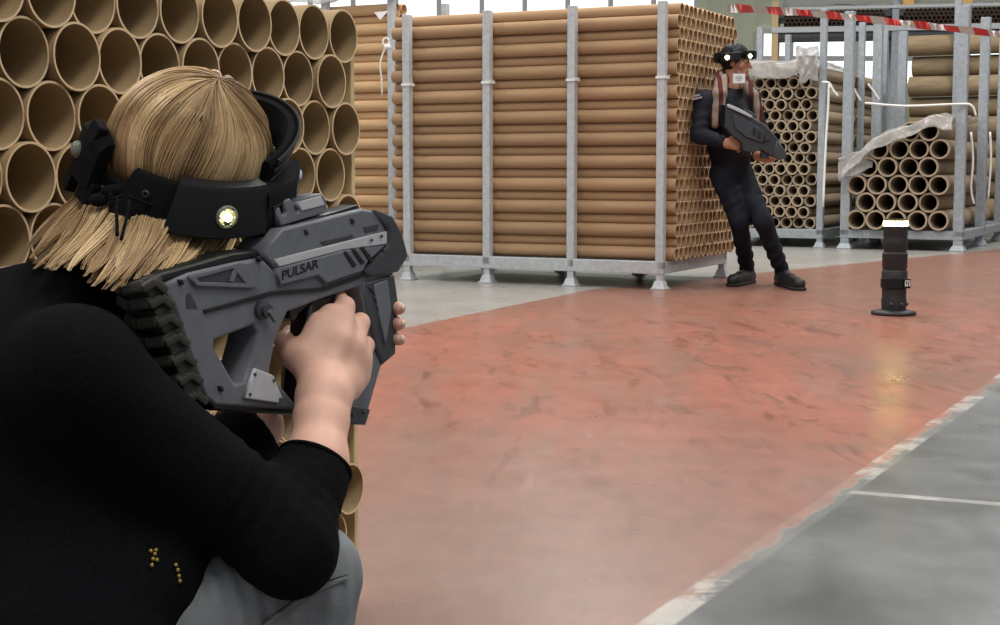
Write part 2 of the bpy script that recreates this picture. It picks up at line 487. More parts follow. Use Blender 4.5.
# ================================================================== RACKS
def stillage(name, label, corner_right, LA, LB, H, pa, pb, mt, base=(.11, .2), pw=.06, ties=(), group=None, bar=None):
    """steel post rack; its front right foot stands at corner_right. pa / pb: where posts stand along the front and along the sides"""
    o = Vector(corner_right) - GA * LA; o.z = 0
    e = empty(name, o, -YAW, label, 'rack', group)
    z0, z1 = base
    for nm, lo, hi in (('base_beam', (0, 0, z0), (LA, pw, z1)), ('base_beam', (0, LB - pw, z0), (LA, LB, z1)),
                       ('base_beam', (LA - pw, pw, z0), (LA, LB - pw, z1)), ('base_beam', (0, pw, z0), (pw, LB - pw, z1))):
        link(nm, MB().box(lo, hi, bev=.006).mesh(), mt, e, False)
    k = MB()
    n = max(2, int(LB / .3))
    for i in range(1, n): k.box((pw, LB * i / n - .02, z0 + .02), (LA - pw, LB * i / n + .02, z1 - .003))
    link('deck_slats', k.mesh(), mt, e, False)
    spots = [(a, 0) for a in pa] + [(a, LB - pw) for a in pa] + [(a, b) for b in pb for a in (0, LA - pw)]
    for a, b in spots:
        post = link('post', MB().box((a, b, z1 - .06), (a + pw, b + pw, H), bev=.006).mesh(), mt, e, False)
        if b == 0:
            for tz in ties:
                t = MB().box((a - .006, -.008, tz - .012), (a + pw + .012, pw + .01, tz + .006))
                t.bar((a + pw, -.006, tz - .003), (a + pw + .05, -.02, tz + .008), .006, .004)
                link('zip_tie', t.mesh(), M['zip'], post, False)
        f = MB().box((a + .006, b + .006, .012), (a + pw - .006, b + pw - .006, z0 + .01))
        r = bmesh.ops.create_cone(f.bm, cap_ends=True, segments=4, radius1=pw * 1.08, radius2=pw * .72, depth=.05)
        for v in r['verts']:
            v.co = Matrix.Rotation(R(45), 3, 'Z') @ v.co + Vector((a + pw / 2, b + pw / 2, .037))
        f.box((a - .025, b - .025, 0), (a + pw + .025, b + pw + .025, .014), bev=.004)
        link('foot', f.mesh(), mt, e, False)
    if bar:
        for z in bar: link('top_rail', MB().box((0, LB - pw, z), (LA, LB, z + .05)).mesh(), mt, e, False)
    return e, o
def tube_mesh(name, r, wall, Lg, seg=20):
    """open paper tube from x = 0 to x = Lg"""
    ri = r - wall
    return MB().lathe([(ri, Lg), (r, Lg), (r, 0), (ri, 0), (ri, Lg)], seg, Matrix.Rotation(R(90), 4, 'Y')).mesh(name)
def put_tube(name, me, loc, rz, label, group, m=None):
    o = bpy.data.objects.new(name, me); COL.objects.link(o)
    o.location = loc; o.rotation_euler = (rnd.uniform(0, 6.28) if False else 0, 0, rz)
    return tag(o, label, 'tube', group)
def with_mat(me, m, end=None):
    me.materials.append(m)
    if end:
        me.materials.append(end)
        me.polygons.foreach_set('material_index', [1 if abs(p.normal.x) > .9 else 0 for p in me.polygons])
    me.polygons.foreach_set('use_smooth', [True] * len(me.polygons))
    bm = bmesh.new(); bm.from_mesh(me)
    for e in bm.edges:
        if len(e.link_faces) == 2 and e.calc_face_angle(0) > R(40): e.smooth = False
    bm.to_mesh(me); bm.free(); return me

# ---- the big rack in the middle
C1 = gnd(662.5, 290)
LA1, LB1, H1 = 2.13, 1.42, 2.02
rack, O1 = stillage('steel_post_rack', 'galvanised steel post rack packed full of slim brown tubes, the man leaning on its side', C1, LA1, LB1, H1,
                    [0, .69, 1.38, LA1 - .06], [], M['steel'], ties=(1.495,))
D1 = .095
tm = with_mat(tube_mesh('slim_tube', D1 * .494, .006, 2.33), M['tube_main'], M['tube_end'])
rows1, cols1 = 22, 14
def grid_pt(o, a, b, z): return Vector((o.x, o.y, 0)) + GA * a + GB * b + Vector((0, 0, z))
for r in range(rows1):
    for c in range(cols1 - (r % 2)):
        b = .075 + D1 * .5 + c * D1 + (D1 * .5 if r % 2 else 0)
        z = .203 + D1 * .5 + r * D1 * .8625
        put_tube('slim_cardboard_tube', tm, grid_pt(O1, -.14 + rnd.uniform(-.004, .004), b, z), -YAW,
                 f'slim tube in the man\'s rack, {ORD[r + 1]} row up, {ORD[c + 1]} from the front', 'slim tubes filling the rack the man leans on')

# ---- the rack seen behind it on the left
C2 = at(394.5, 240, 12.9); C2.z = 0
rack2, O2 = stillage('steel_post_rack', 'steel post rack of slim tubes behind the cardboard stack, seen over the gun', C2, 2.06, 1.0, 2.34,
                     [0, .66, 1.33, 2.0], [], M['steel'], pw=.06)
tm2 = with_mat(tube_mesh('slim_tube', D1 * .494, .006, 2.06), M['tube_side'])
for r in range(25):
    for c in range(2):
        put_tube('slim_cardboard_tube', tm2, grid_pt(O2, -.02 + rnd.uniform(-.01, .01), .075 + D1 * .5 + c * D1 + (D1 * .5 if r % 2 else 0), .203 + D1 * .5 + r * D1 * .8625), -YAW,
                 f'slim tube in rack behind the near stack, {ORD[r + 1]} row up, {["front", "second"][c]} layer', 'slim tubes in the rack behind the stack')
# white nylon strap on its corner post
st = empty('packing_strap', at(386, 45, 12.6), 0, 'loose white strap with a loop hanging on the rack behind the stack', 'strap')
def px_path(pts, Y):
    P = [at(x, y, Y) for x, y in pts]; out = []
    for i in range(len(P) - 1):
        a, b, c, d = P[max(i - 1, 0)], P[i], P[i + 1], P[min(i + 2, len(P) - 1)]
        for t in (0, .25, .5, .75):
            out.append(.5 * ((2 * b) + (c - a) * t + (2 * a - 5 * b + 4 * c - d) * t * t + (3 * b - a - 3 * c + d) * t ** 3))
    return out + [P[-1]]
wlink('strap_loop', MB().tube([at(386 + 3.2 * math.cos(a), 42 + 4 * math.sin(a), 12.6) for a in np.linspace(0, 6.28, 15)], .007, 6).mesh(), M['zip'], st)
wlink('strap_tail', MB().tube(px_path([(386, 47), (382, 56), (380, 66), (381.5, 78), (382, 96)], 12.6), .007, 6).mesh(), M['zip'], st)
wlink('strap_knot', MB().ball(at(387.5, 47, 12.6), (.03, .02, .025)).mesh(), M['zip'], st)
pt = MB(); a_, b_, c_ = at(374, 12, 12.55), at(388, 11, 12.55), at(380, 20, 12.55)
v_ = [pt.bm.verts.new(p + Vector((0, d, 0))) for d in (0, .01) for p in (a_, b_, c_)]
for f_ in ((0, 1, 2), (5, 4, 3), (0, 3, 4, 1), (1, 4, 5, 2), (2, 5, 3, 0)): pt.bm.faces.new([v_[i] for i in f_])
tag(wlink('paper_tag', pt.mesh(), M['white_card'], None, False), 'white paper corner hanging at the top of the left rear rack', 'paper tag')

# ---- crumpled film
def film_mat(name, rgb, alpha, rough=.25):
    m = mat(name, rgb, rough=rough, var=.06, scale=12, bump=.5, bscale=16, spec=.6)
    nt = m.node_tree; N, L = nt.nodes, nt.links
    b = N['Principled BSDF']; out = N['Material Output']
    t = N.new('ShaderNodeBsdfTransparent'); mx = N.new('ShaderNodeMixShader'); mx.inputs[0].default_value = alpha
    L.new(t.outputs[0], mx.inputs[1]); L.new(b.outputs[0], mx.inputs[2]); L.new(mx.outputs[0], out.inputs['Surface'])
    return m
M['film'] = film_mat('clear_film', (196, 194, 190), .42, .12)
M['film_thick'] = film_mat('folded_film', (180, 178, 176), .62, .15)
def sheet(rowsP, sub=6, amp=.02, seed=0, thick=.004):
    """a crumpled sheet through rows of world points"""
    P = [[Vector(p) for p in r] for r in rowsP]
    nr, nc = len(P), len(P[0]); nu, nv = (nr - 1) * sub + 1, (nc - 1) * sub + 1
    rr = random.Random(seed)
    bm = bmesh.new(); V = []
    from mathutils import noise as mn
    for i in range(nu):
        u = i / sub; i0 = min(int(u), nr - 2); fu = u - i0
        row = []
        for j in range(nv):
            v = j / sub; j0 = min(int(v), nc - 2); fv = v - j0
            p = P[i0][j0].lerp(P[i0][j0 + 1], fv).lerp(P[i0 + 1][j0].lerp(P[i0 + 1][j0 + 1], fv), fu)
            q = p * (1 / max(amp * 5, .02))
            p = p + mn.noise_vector(q + Vector((seed, 0, 0))) * amp + mn.noise_vector(q * 2.3) * amp * .45
            row.append(bm.verts.new(p))
        V.append(row)
    for a in range(nu - 1):
        for b in range(nv - 1): bm.faces.new((V[a][b], V[a][b + 1], V[a + 1][b + 1], V[a + 1][b]))
    bmesh.ops.recalc_face_normals(bm, faces=bm.faces[:])
    r = bmesh.ops.solidify(bm, geom=bm.faces[:], thickness=thick)
    me = bpy.data.meshes.new('sheet'); bm.to_mesh(me); bm.free(); return me
top2 = [[grid_pt(O2, a, b, z) for a in (-.1, .3, .7, 1.1, 1.5, 1.9, 2.12)] for b, z in ((-.03, 2.30), (.02, 2.40), (.3, 2.46), (.6, 2.40))]
tag(wlink('plastic_film', sheet(top2, 6, .05, 3), M['film_thick']), 'crumpled clear film lying over the top of the left rear rack', 'plastic film')

# ---- rack of thick-walled tubes, ends towards the camera, behind the man
C3 = gnd(822, 248)
LA3, LB3 = 1.3, 2.95
rack3, O3 = stillage('steel_post_rack', 'grey steel post rack of thick-walled tubes half hidden behind the man', C3, LA3, LB3, 2.55,
                     [0, LA3 - .07], [1.7], M['steel_blue'], base=(.1, .2), pw=.07)
D3 = .134
tm3 = with_mat(tube_mesh('thick_tube', D3 * .49, .017, 2.9, 18), M['tube_back'], M['tube_end_dull'])
for r in range(15):
    ncol = 9 if r % 2 == 0 else 8
    for c in range(ncol):
        a = LA3 - .085 - D3 * .5 - c * D3 - (0 if r % 2 == 0 else D3 * .5)
        z = .203 + D3 * .5 + r * D3 * .866
        if r == 14 and c > 4: continue
        put_tube('thick_cardboard_tube', tm3, grid_pt(O3, a, .03 + rnd.uniform(-.03, .05), z + rnd.uniform(-.005, .005)), R(90) - YAW,
                 f'thick-walled tube behind the man, {ORD[r + 1]} row up, {ORD[c + 1]} from the right post', 'thick-walled tubes in the rack behind the man')
g3 = lambda a, b, z: grid_pt(O3, a, b, z)
zt = .203 + 15 * D3 * .866 + .04
cover = [[g3(.02, b, zt + dz), g3(.4, b - .03, zt + dz + .03), g3(.8, b + .02, zt + dz), g3(1.08, b, zt + dz + .04), g3(1.24, b, zt + dz - .05)]
         for b, dz in ((-.05, -.16), (-.03, .01), (.4, .05), (1.2, .02), (2.0, -.05), (2.8, -.12))]
tag(wlink('plastic_film', sheet(cover, 7, .035, 11), M['film']), 'milky film draped over the thick-walled tubes behind the man\'s head', 'plastic film')
fold = [[at(796 + 5 * i + dx, y, 16.0 + .05 * ((i + k) % 2)) for i, dx in zip(range(5), (0, 0, 0, 1, 2))] for k, y in enumerate((46, 55, 64, 74, 82))]
fold[3] = [p.lerp(fold[3][2], .25) for p in fold[3]]
fold[4] = [p.lerp(fold[4][1], .65) for p in fold[4]]
tag(wlink('plastic_film', sheet(fold, 6, .03, 5), M['film_thick']), 'bunched tail of film hanging over the corner of the tube rack right of the man', 'plastic film')
for i, pts in enumerate([[(822, 82), (829, 83), (833, 90), (838, 96)], [(829, 84), (828, 110), (826, 140), (823, 207)], [(846, 82), (852, 86), (856, 93), (861, 101)],
                         [(848, 84), (846, 110), (846, 146)], [(868, 84), (874, 92), (879, 100)]]):
    tag(wlink('packing_strap', MB().tube(px_path(pts, 15.72 + .45 * (i > 1) + .4 * (i > 3)), .012, 6).mesh(), M['zip']),
        ['short white strap slanting across the corner post right of the man', 'long white strap hanging straight down beside the post behind the man', 'short white strap slanting between the two racks behind the man',
         'white strap hanging down the side of the thick-walled tubes', 'white strap on the rear tubes left of the dark post'][i], 'strap')

# ---- rack of wide tubes on the right
C4 = gnd(962, 252)
LA4, LB4 = 1.27, 2.7
rack4, O4 = stillage('steel_post_rack', 'grey steel post rack of wide tubes on the right, behind the beacon', C4, LA4, LB4, 2.5,
                     [0, LA4 - .1], [1.3], M['steel_blue'], base=(.12, .21), pw=.1)
D4 = .212
tm4 = with_mat(tube_mesh('wide_tube', D4 * .485, .019, 2.6, 24), M['tube_back'], M['tube_end_dull'])
lay4 = [(0, (0, 1, 2, 3, 4)), (.5, (0, 1, 2, 3, 4)), (0, (0, 1, 2, 3, 4)), (.5, (0, 1, 2, 3)), (0, (0, 1, 2, 3)), (.5, (0, 1))]
for r, (off, cs) in enumerate(lay4):
    for c in cs:
        a = LA4 - .13 - D4 * .5 - (c + off) * D4
        if a < D4 * .55: continue
        z = .213 + D4 * .5 + r * D4 * .866
        put_tube('wide_cardboard_tube', tm4, grid_pt(O4, a + rnd.uniform(-.003, .003), -.06 + rnd.uniform(-.05, .04), z), R(90) - YAW,
                 f'wide tube behind the beacon, {ORD[r + 1]} row up, {ORD[c + 1]} from the right post', 'wide tubes in the rack behind the beacon')
g4 = lambda a, b, z: grid_pt(O4, a, b, z)
zr = lambda r: .213 + D4 * (.866 * r + 1.0)
prof = [(.02, zr(2) + .04), (.17, zr(3) + .02), (.36, zr(3) + .19), (.58, zr(4) + .10), (.78, zr(5) - .02), (.98, zr(5) + .05), (1.16, zr(5) + .02)]
cov4 = [[g4(a, b, z + dz) for a, z in prof] for b, dz in ((-.16, -.12), (-.13, .0), (.2, .03), (.8, .04), (1.5, .03), (2.5, .0))]
tag(wlink('plastic_film', sheet(cov4, 7, .03, 21), M['film']), 'clear film pulled over the sloping heap of wide tubes behind the beacon', 'plastic film')
cap4 = [[at(838 + 9 * i, y0 + (-3 * i) + k * 7, 15.85) for i in range(5)] for k, y0 in enumerate((157, 158, 160, 160))]
tag(wlink('plastic_film', sheet(cap4, 7, .035, 29), M['film_thick']), 'glossy crumpled film bunched at the left end of the wide tube heap', 'plastic film')
for i, (pts, Y) in enumerate([([(865, 103), (905, 106), (960, 104), (972, 106), (976, 116)], 15.4), ([(971, 132), (973, 160), (971, 188), (974, 204)], 15.6), ([(990, 132), (991, 160), (988, 200)], 16.2)]):
    tag(wlink('packing_strap', MB().tube(px_path(pts, Y), .012, 6).mesh(), M['zip']),
        ['white strap stretched across the right racks above the heap of wide tubes', 'white strap hanging beside the right corner post', 'white strap hanging by the rear posts at the right edge'][i], 'strap')

# ---- big horizontal rolls behind the right racks
C5 = at(908, 60, 19.4); C5.z = 0
D5 = .262
tm5 = with_mat(tube_mesh('big_roll', D5 * .49, .02, 3.2, 28), M['tube_big'])
C5b = C5 + GA * 3.3 - GB * .2
rack5, O5 = stillage('steel_post_rack', 'tall steel post rack of very thick horizontal rolls at the far right', C5b, 3.4, .75, 2.95, [.7, 2.2], [], M['steel_blue'], pw=.08)
for r in range(9):
    put_tube('big_cardboard_roll', tm5, C5 + Vector((0, 0, .213 + D5 * .5 + r * D5 * .985)) + GA * rnd.uniform(-.08, .05) + GB * (.12 if r % 2 else 0), -YAW,
             f'very thick brown roll lying at the far right, {ORD[9 - r]} from the top of its stack', 'very thick rolls at the far right')

# ---- pallet racking with bundles of small tubes, far back
sh_o = at(752, 20, 23.5); sh_o.z = 0
sh = empty('pallet_racking', sh_o, -R(12), 'tall pallet racking with bundles of small dark tubes, far back under the tape', 'shelving')
zb = CH + (168 - 30) / F * 23.5; zu = CH + (168 - 11) / F * 23.5
for z, nm in ((zb, 'shelf_beam'), (zu, 'shelf_beam')):
    for y in (0, 1.0):
        link(nm, MB().box((.3, y, z - (.09 if z == zb else .05)), (6.2, y + .05, z), bev=.008).mesh(), M['steel'], sh, False)
    link('shelf_deck', MB().box((.3, .05, z - .16), (6.2, 1.0, z - .06)).mesh(), M['dark_steel'], sh, False)
m_yel = mat('yellow_paint', (236, 186, 104), rough=.5, var=.06)
for x in (.3, 2.1, 4.1, 6.1):
    for y in (.02, .93):
        link('upright', MB().box((x, y, 0), (x + .1, y + .08, zu + .1)).mesh(), M['steel_blue'] if x != .3 else M['board'], sh, False)
for i, x in enumerate((2.25, 3.1, 3.85)):
    tag(wlink('yellow_post', MB().box((x, .1, zu), (x + .17, .2, zu + .9), sh.matrix_world if False else Matrix.Translation(sh_o) @ Matrix.Rotation(-R(12), 4, 'Z'), .01).mesh(), m_yel, None, False),
        ['yellow post at the top edge, above the left end of the thick rolls', 'yellow post at the top edge, near the right corner post', 'yellow post at the extreme top right corner'][i], 'post', 'yellow posts above the racking')
D6 = .066
tm6 = with_mat(tube_mesh('tiny_tube', D6 * .49, .006, .9, 10), M['tube_far'])
Msh = Matrix.Translation(sh_o) @ Matrix.Rotation(-R(12), 4, 'Z')
for bnd, (x0, nc) in enumerate(((.48, 23), (2.25, 26))):
    for r in range(4):
        for c in range(nc - (r % 2)):
            p = Msh @ Vector((x0 + D6 * (c + .5) + (D6 * .5 if r % 2 else 0), -.02, zb + .002 + D6 * (.5 + r * .866)))
            put_tube('small_cardboard_tube', tm6, p, R(90 - 12), f'small tube, far racking {["left", "right"][bnd]} bundle, {ORD[r + 1]} layer up, {ORD[c + 1]} from left', 'small tubes bundled on the far racking')
film5 = [[Msh @ Vector((x, y, zu + .06 + .5 * (y > .3))) for x in (.5, 1.2, 1.7, 2.2, 3.0, 3.8, 4.6)] for y in (.25, .28, .5, .9)]
tag(wlink('plastic_film', sheet(film5, 5, .09, 41), M['film_thick']), 'wrapped load of crumpled film on the top level of the far racking', 'plastic film')

# ================================================================== TAPE
def tape():
    m = bpy.data.materials.new('barrier_stripes'); m.use_nodes = True
    nt = m.node_tree; N, L = nt.nodes, nt.links; b = N['Principled BSDF']
    uv = N.new('ShaderNodeUVMap'); sp = N.new('ShaderNodeSeparateXYZ'); L.new(uv.outputs[0], sp.inputs[0])
    s = node_math(N, L, 'FRACT', node_math(N, L, 'ADD', sp.outputs[0], node_math(N, L, 'MULTIPLY', sp.outputs[1], .12)))
    g = node_math(N, L, 'GREATER_THAN', s, .5)
    nz = N.new('ShaderNodeTexNoise'); nz.inputs['Scale'].default_value = 9
    mx = N.new('ShaderNodeMix'); mx.data_type = 'RGBA'; L.new(g, mx.inputs[0])
    mx.inputs[6].default_value = (*s2l((248, 242, 240)), 1); mx.inputs[7].default_value = (*s2l((250, 104, 100)), 1)
    L.new(mx.outputs[2], b.inputs['Base Color']); b.inputs['Roughness'].default_value = .35
    L.new(node_math(N, L, 'ADD', .3, node_math(N, L, 'MULTIPLY', nz.outputs['Fac'], .15)), b.inputs['Roughness'])
    key = [(727, 8), (760, 9.5), (800, 12.5), (830, 15), (861, 18.3), (901, 23), (937, 27), (965, 30), (983, 32.3), (1000, 34.5), (1030, 38), (1200, 56), (1420, 74)]
    n = 190; xs = np.linspace(727, 1420, n); ys = np.interp(xs, [k[0] for k in key], [k[1] for k in key])
    bm = bmesh.new(); uvl = bm.loops.layers.uv.new('UVMap'); V = []
    for i, (x, y) in enumerate(zip(xs, ys)):
        Y = float(np.interp(x, [727, 800, 1030, 1420], [11.86, 14.8, 14.3, 13.9]))
        c = at(float(x), float(y), Y); hw = .033 + .004 * math.sin(i * .5)
        tw = .4 * math.sin(i * .23)
        d = Vector((.15 * math.sin(tw), math.sin(tw) * .8, math.cos(tw))).normalized() * hw
        V.append((bm.verts.new(c + d), bm.verts.new(c - d)))
    for i in range(n - 1):
        f = bm.faces.new((V[i][0], V[i][1], V[i + 1][1], V[i + 1][0]))
        for l, (a, bb) in zip(f.loops, ((i, 1), (i, 0), (i + 1, 0), (i + 1, 1))):
            l[uvl].uv = ((xs[a] - 756) / 29.5 + .05, bb)
    bmesh.ops.solidify(bm, geom=bm.faces[:], thickness=.002)
    me = bpy.data.meshes.new('tape'); bm.to_mesh(me); bm.free()
    tag(link('barrier_tape', me, m), 'red and white striped barrier tape sagging across the right racks', 'barrier tape')
tape()

# ================================================================== BEACON
bp_ = gnd(893.5, 314.5)
k = 8.7 / F                                   # metres per pixel there
bc = empty('beacon_light', bp_, R(10), 'black upright beacon with a glowing ring, standing alone on the red floor', 'beacon')
m_rub = mat('black_rubber', (30, 30, 31), rough=.55, var=.15, scale=30, bump=.05, bscale=120)
m_led = mat('led_ring', (255, 244, 190), rough=.3, var=.02, emit=(255, 224, 132), es=30)
link('base_plate', MB().lathe([(0, 0), (22 * k, 0), (22.5 * k, .008), (22 * k, .02), (14 * k, .03), (0, .03)], 40).mesh(), m_rub, bc)
sharp(link('body', MB().lathe([(0, .03), (12.2 * k, .03), (12.6 * k, .09), (12 * k, .1), (12.2 * k, .15), (12.8 * k, .18), (12.8 * k, .255), (11.6 * k, .265), (12.4 * k, .275), (12.6 * k, .36),
       (11.2 * k, .37), (11.2 * k, .38), (12.4 * k, .395), (12.6 * k, .44), (11.6 * k, .455), (12 * k, .465), (12.1 * k, .522), (0, .522)], 32).mesh(), m_rub, bc))
bnd_ = sharp(link('collar', MB().lathe([(12.3 * k, .155), (13.6 * k, .16), (13.6 * k, .215), (12.3 * k, .22)], 32).mesh(), M['black_pl'], bc))
link('light_ring', MB().lathe([(11.6 * k, .520), (12.2 * k, .524), (12.2 * k, .546), (11.6 * k, .551), (0, .551)], 32).mesh(), m_led, bc)
link('top_cap', MB().lathe([(10.5 * k, .551), (10.5 * k, .558), (9 * k, .562), (0, .562)], 28).mesh(), M['black_pl'], bc)
cl = MB().box((4 * k, -14.6 * k, .16), (11 * k, -11.5 * k, .215), bev=.004)
clip = link('clip', cl.mesh(), M['black_pl'], bc, False)
em = MB()                                    # the pale mark on the clip
for (xa, za, xb, zb_) in ((5, .172, 5, .205), (7.4, .172, 7.4, .205), (9.6, .172, 9.6, .205), (5, .205, 9.6, .205), (5, .188, 7.4, .172)):
    em.bar((xa * k, -14.75 * k, za), (xb * k, -14.75 * k, zb_), .004, .006, (0, 1, 0))
link('emblem', em.mesh(), M['zip'], clip, False)
for a in (-2.2, -1.35, -.5):
    s_ = MB().ball((12.4 * k * math.cos(a), 12.4 * k * math.sin(a), .065), .012)
    link('screw', s_.mesh(), M['dark_steel'], bc)

# ================================================================== STACK OF WIDE TUBES BEHIND THE WOMAN
S0 = at(24.5, 52, 2.11)
DS = .1
SU = Vector((.4365, .8997, 0)); SA = Vector((.8997, -.4365, 0)); SYAW = math.atan2(.4365, .8997)
tmS = with_mat(tube_mesh('near_tube', DS * .497, .0034, .9, 48), M['tube_near'], M['tube_end'])
zB = S0.z
for r in range(-11, 2):
    half = r % 2
    for c in range(-2, 9):
        n = c + (.5 if half else 0)
        p = S0 + SU * (n * DS * .985); p.z = zB + r * DS * .866
        p = p - SA * (.9 - rnd.uniform(-.004, .008))
        put_tube('wide_cardboard_tube', tmS, p, -SYAW, f'large tube behind the woman, {ORD[2 - r]} row from top, {ORD[9 - c]} from the board', 'large tubes in the near stack')
bo = S0 + SU * (9.03 * DS * .985); bo.z = 0
bd = empty('wooden_board', bo, -SYAW, 'upright pale wooden board closing the end of the large tube stack beside the woman', 'board')
link('panel', MB().box((-.93, 0, .0), (-.016, .013, 1.1), bev=.002).mesh(), M['board'], bd, False)
link('batten', MB().box((-.10, .013, .0), (-.06, .028, 1.1), bev=.002).mesh(), M['board'], bd, False)
z_lo = zB - 11 * DS * .866 - DS * .5
bb = S0 - SU * .26; bb.z = 0
tag(link('base_board', MB().box((-.92, 0, 0), (-.02, 1.147, z_lo - .001), bev=.001).mesh(), M['board'], empty('base', (0, 0, 0)) if False else None, False), 'thin wooden board lying on the floor under the large tube stack', 'board')
b_ = COL.objects['base_board']; b_.location = bb; b_.rotation_euler = (0, 0, -SYAW)

# ================================================================== PEOPLE: materials
def skin_mat(name, rgb):
    m = mat(name, rgb, rough=.5, var=.07, scale=30, bump=.06, bscale=260, spec=.35)
    b = m.node_tree.nodes['Principled BSDF']
    b.inputs['Subsurface Weight'].default_value = .12
    b.inputs['Subsurface Radius'].default_value = (.012, .004, .002)
    return m
M['skin'] = skin_mat('fair_skin', (222, 176, 156))
M['skin2'] = skin_mat('tan_skin', (176, 128, 104))
M['sweater'] = mat('black_knit', (15, 16, 19), rough=.95, var=.3, scale=220, bump=.35, bscale=420, spec=.08)
def denim(name, rgb, var=.2):
    m = mat(name, rgb, rough=.85, var=var, scale=16, bump=.25, bscale=500, spec=.2, stretch=(1, 1, .4))
    return m
M['denim'] = denim('grey_denim', (122, 126, 130))
M['denim2'] = denim('dark_denim', (28, 32, 41), .35)
M['jacket2'] = mat('navy_jacket', (26, 28, 38), rough=.75, var=.25, scale=14, bump=.15, bscale=90, spec=.25)
M['gun'] = mat('grey_polymer', (104, 107, 114), rough=.5, var=.08, scale=60, bump=.05, bscale=420, spec=.4)
M['gun_lt'] = mat('pale_polymer', (182, 184, 188), rough=.5, var=.05, scale=60, bump=.04, bscale=420, spec=.4)
M['gun_dk'] = mat('dark_polymer', (62, 63, 68), rough=.42, var=.1, scale=50, bump=.04, bscale=420, spec=.45)
M['gun_bk'] = mat('black_polymer', (18, 18, 20), rough=.45, var=.1, scale=50)
M['rubber'] = mat('olive_rubber', (50, 48, 42), rough=.65, var=.18, scale=40, bump=.08, bscale=200)
M['metal'] = mat('bright_metal', (190, 190, 192), rough=.3, metal=.9, var=.05)
M['led'] = mat('white_led', (255, 246, 200), rough=.3, var=.02, emit=(255, 240, 180), es=14)
M['thread'] = mat('gold_thread', (168, 140, 70), rough=.4, metal=.6, var=.3, scale=200)
M['eye'] = mat('eye_white', (225, 222, 215), rough=.2, var=.04)
M['lens'] = mat('clear_lens', (120, 124, 110), rough=.15, var=.05)
def hair_mat(name, lo, hi, pts=None):
    m = bpy.data.materials.new(name); m.use_nodes = True
    nt = m.node_tree; N, L = nt.nodes, nt.links; b = N['Principled BSDF']
    at_ = N.new('ShaderNodeAttribute'); at_.attribute_name = 'strand'
    r = N.new('ShaderNodeValToRGB'); e = r.color_ramp.elements
    e[0].color = (*s2l(lo), 1); e[1].color = (*s2l(hi), 1)
    for p, c in (pts or []):
        x = e.new(p); x.color = (*s2l(c), 1)
    nz = N.new('ShaderNodeTexNoise'); nz.inputs['Scale'].default_value = 25
    tc = N.new('ShaderNodeTexCoord'); L.new(tc.outputs['Object'], nz.inputs['Vector'])
    f = node_math(N, L, 'ADD', at_.outputs['Fac'], node_math(N, L, 'MULTIPLY', node_math(N, L, 'SUBTRACT', nz.outputs['Fac'], .5), .5), True)
    L.new(f, r.inputs[0]); L.new(r.outputs[0], b.inputs['Base Color'])
    b.inputs['Roughness'].default_value = .42; b.inputs['Specular IOR Level'].default_value = .35
    return m
M['hair'] = hair_mat('blond_hair', (108, 84, 58), (242, 216, 174), [(.28, (162, 132, 94)), (.6, (208, 178, 134))])
M['hair2'] = hair_mat('black_hair', (14, 13, 14), (34, 30, 30))
V3 = lambda *a: Vector(a)
def strands_mesh(name, paths, rad, vals, seg=3):
    """many thin tapering tubes in one mesh, each with its own 'strand' value"""
    allv, allq, col = [], [], []
    base = 0
    for P, v in zip(paths, vals):
        P = np.asarray(P, dtype=np.float64); n = len(P)
        T = np.gradient(P, axis=0); T /= np.linalg.norm(T, axis=1)[:, None] + 1e-12
        ref = np.array([.31, .42, .85]); Nn = np.cross(T, ref); Nn /= np.linalg.norm(Nn, axis=1)[:, None] + 1e-12
        B = np.cross(T, Nn)
        rr = rad * np.interp(np.linspace(0, 1, n), [0, .08, .75, 1], [.6, 1, .9, .25])
        ring = np.stack([P + (Nn * math.cos(2 * math.pi * k / seg) + B * math.sin(2 * math.pi * k / seg)) * rr[:, None] for k in range(seg)], 1)
        allv.append(ring.reshape(-1, 3))
        i = np.arange(n - 1)[:, None] * seg; k = np.arange(seg)[None, :]; k2 = (k + 1) % seg
        q = np.stack([i + k, i + k2, i + seg + k2, i + seg + k], -1).reshape(-1, 4) + base
        allq.append(q); col.append(np.repeat(np.asarray(v)[:n], seg) if hasattr(v, '__len__') else np.full(n * seg, v)); base += n * seg
    me = np_mesh(name, np.concatenate(allv), np.concatenate(allq))
    a = me.attributes.new('strand', 'FLOAT', 'POINT'); a.data.foreach_set('value', np.concatenate(col).astype(np.float32))
    return me

# ================================================================== LASER TAG RIFLE IN THE WOMAN'S HANDS
GU = Vector((math.cos(R(55)), math.sin(R(55)), 0))
GN = Vector((-GU.y, GU.x, 0))                     # away from the camera
GP = at(150, 330, 1.72)
def gsz(x, y):
    """picture point -> (along the rifle, height) on the rifle's right side"""
    d = ray(x, y); o = Vector((0, 0, CH))
    t = (GP - o).dot(GN) / d.dot(GN)
    p = o + d * t
    return ((p - GP).dot(GU), p.z - GP.z)
def gw(s, z, n=0.0): return GP + GU * s + GN * n + Vector((0, 0, z))
gun = empty('laser_tag_rifle', GP, 0, 'bulky grey toy rifle with a ribbed butt pad, aimed by the kneeling woman', 'toy rifle')
GM = Matrix(((GU.x, 0, -GN.x, 0), (GU.y, 0, -GN.y, 0), (0, 1, 0, 0), (0, 0, 0, 1)))   # plate x,y,z -> along, up, towards the camera
def plate(name, outer, holes, n0, n1, bev, m, parent=None):
    """picture outline on the right side, built from depth n0 to n1 (metres away from the camera)"""
    me = curve_plate([gsz(*p) for p in outer], [[gsz(*p) for p in h] for h in holes], n1 - n0, bev)
    me.transform(Matrix.Translation(GN * ((n0 + n1) / 2)) @ GM)
    o = link(name, me, m, parent or gun, False); return o
W = .052
hole_rear = [(215, 340), (254, 325), (258, 332), (245, 382), (235, 384), (214, 346)]
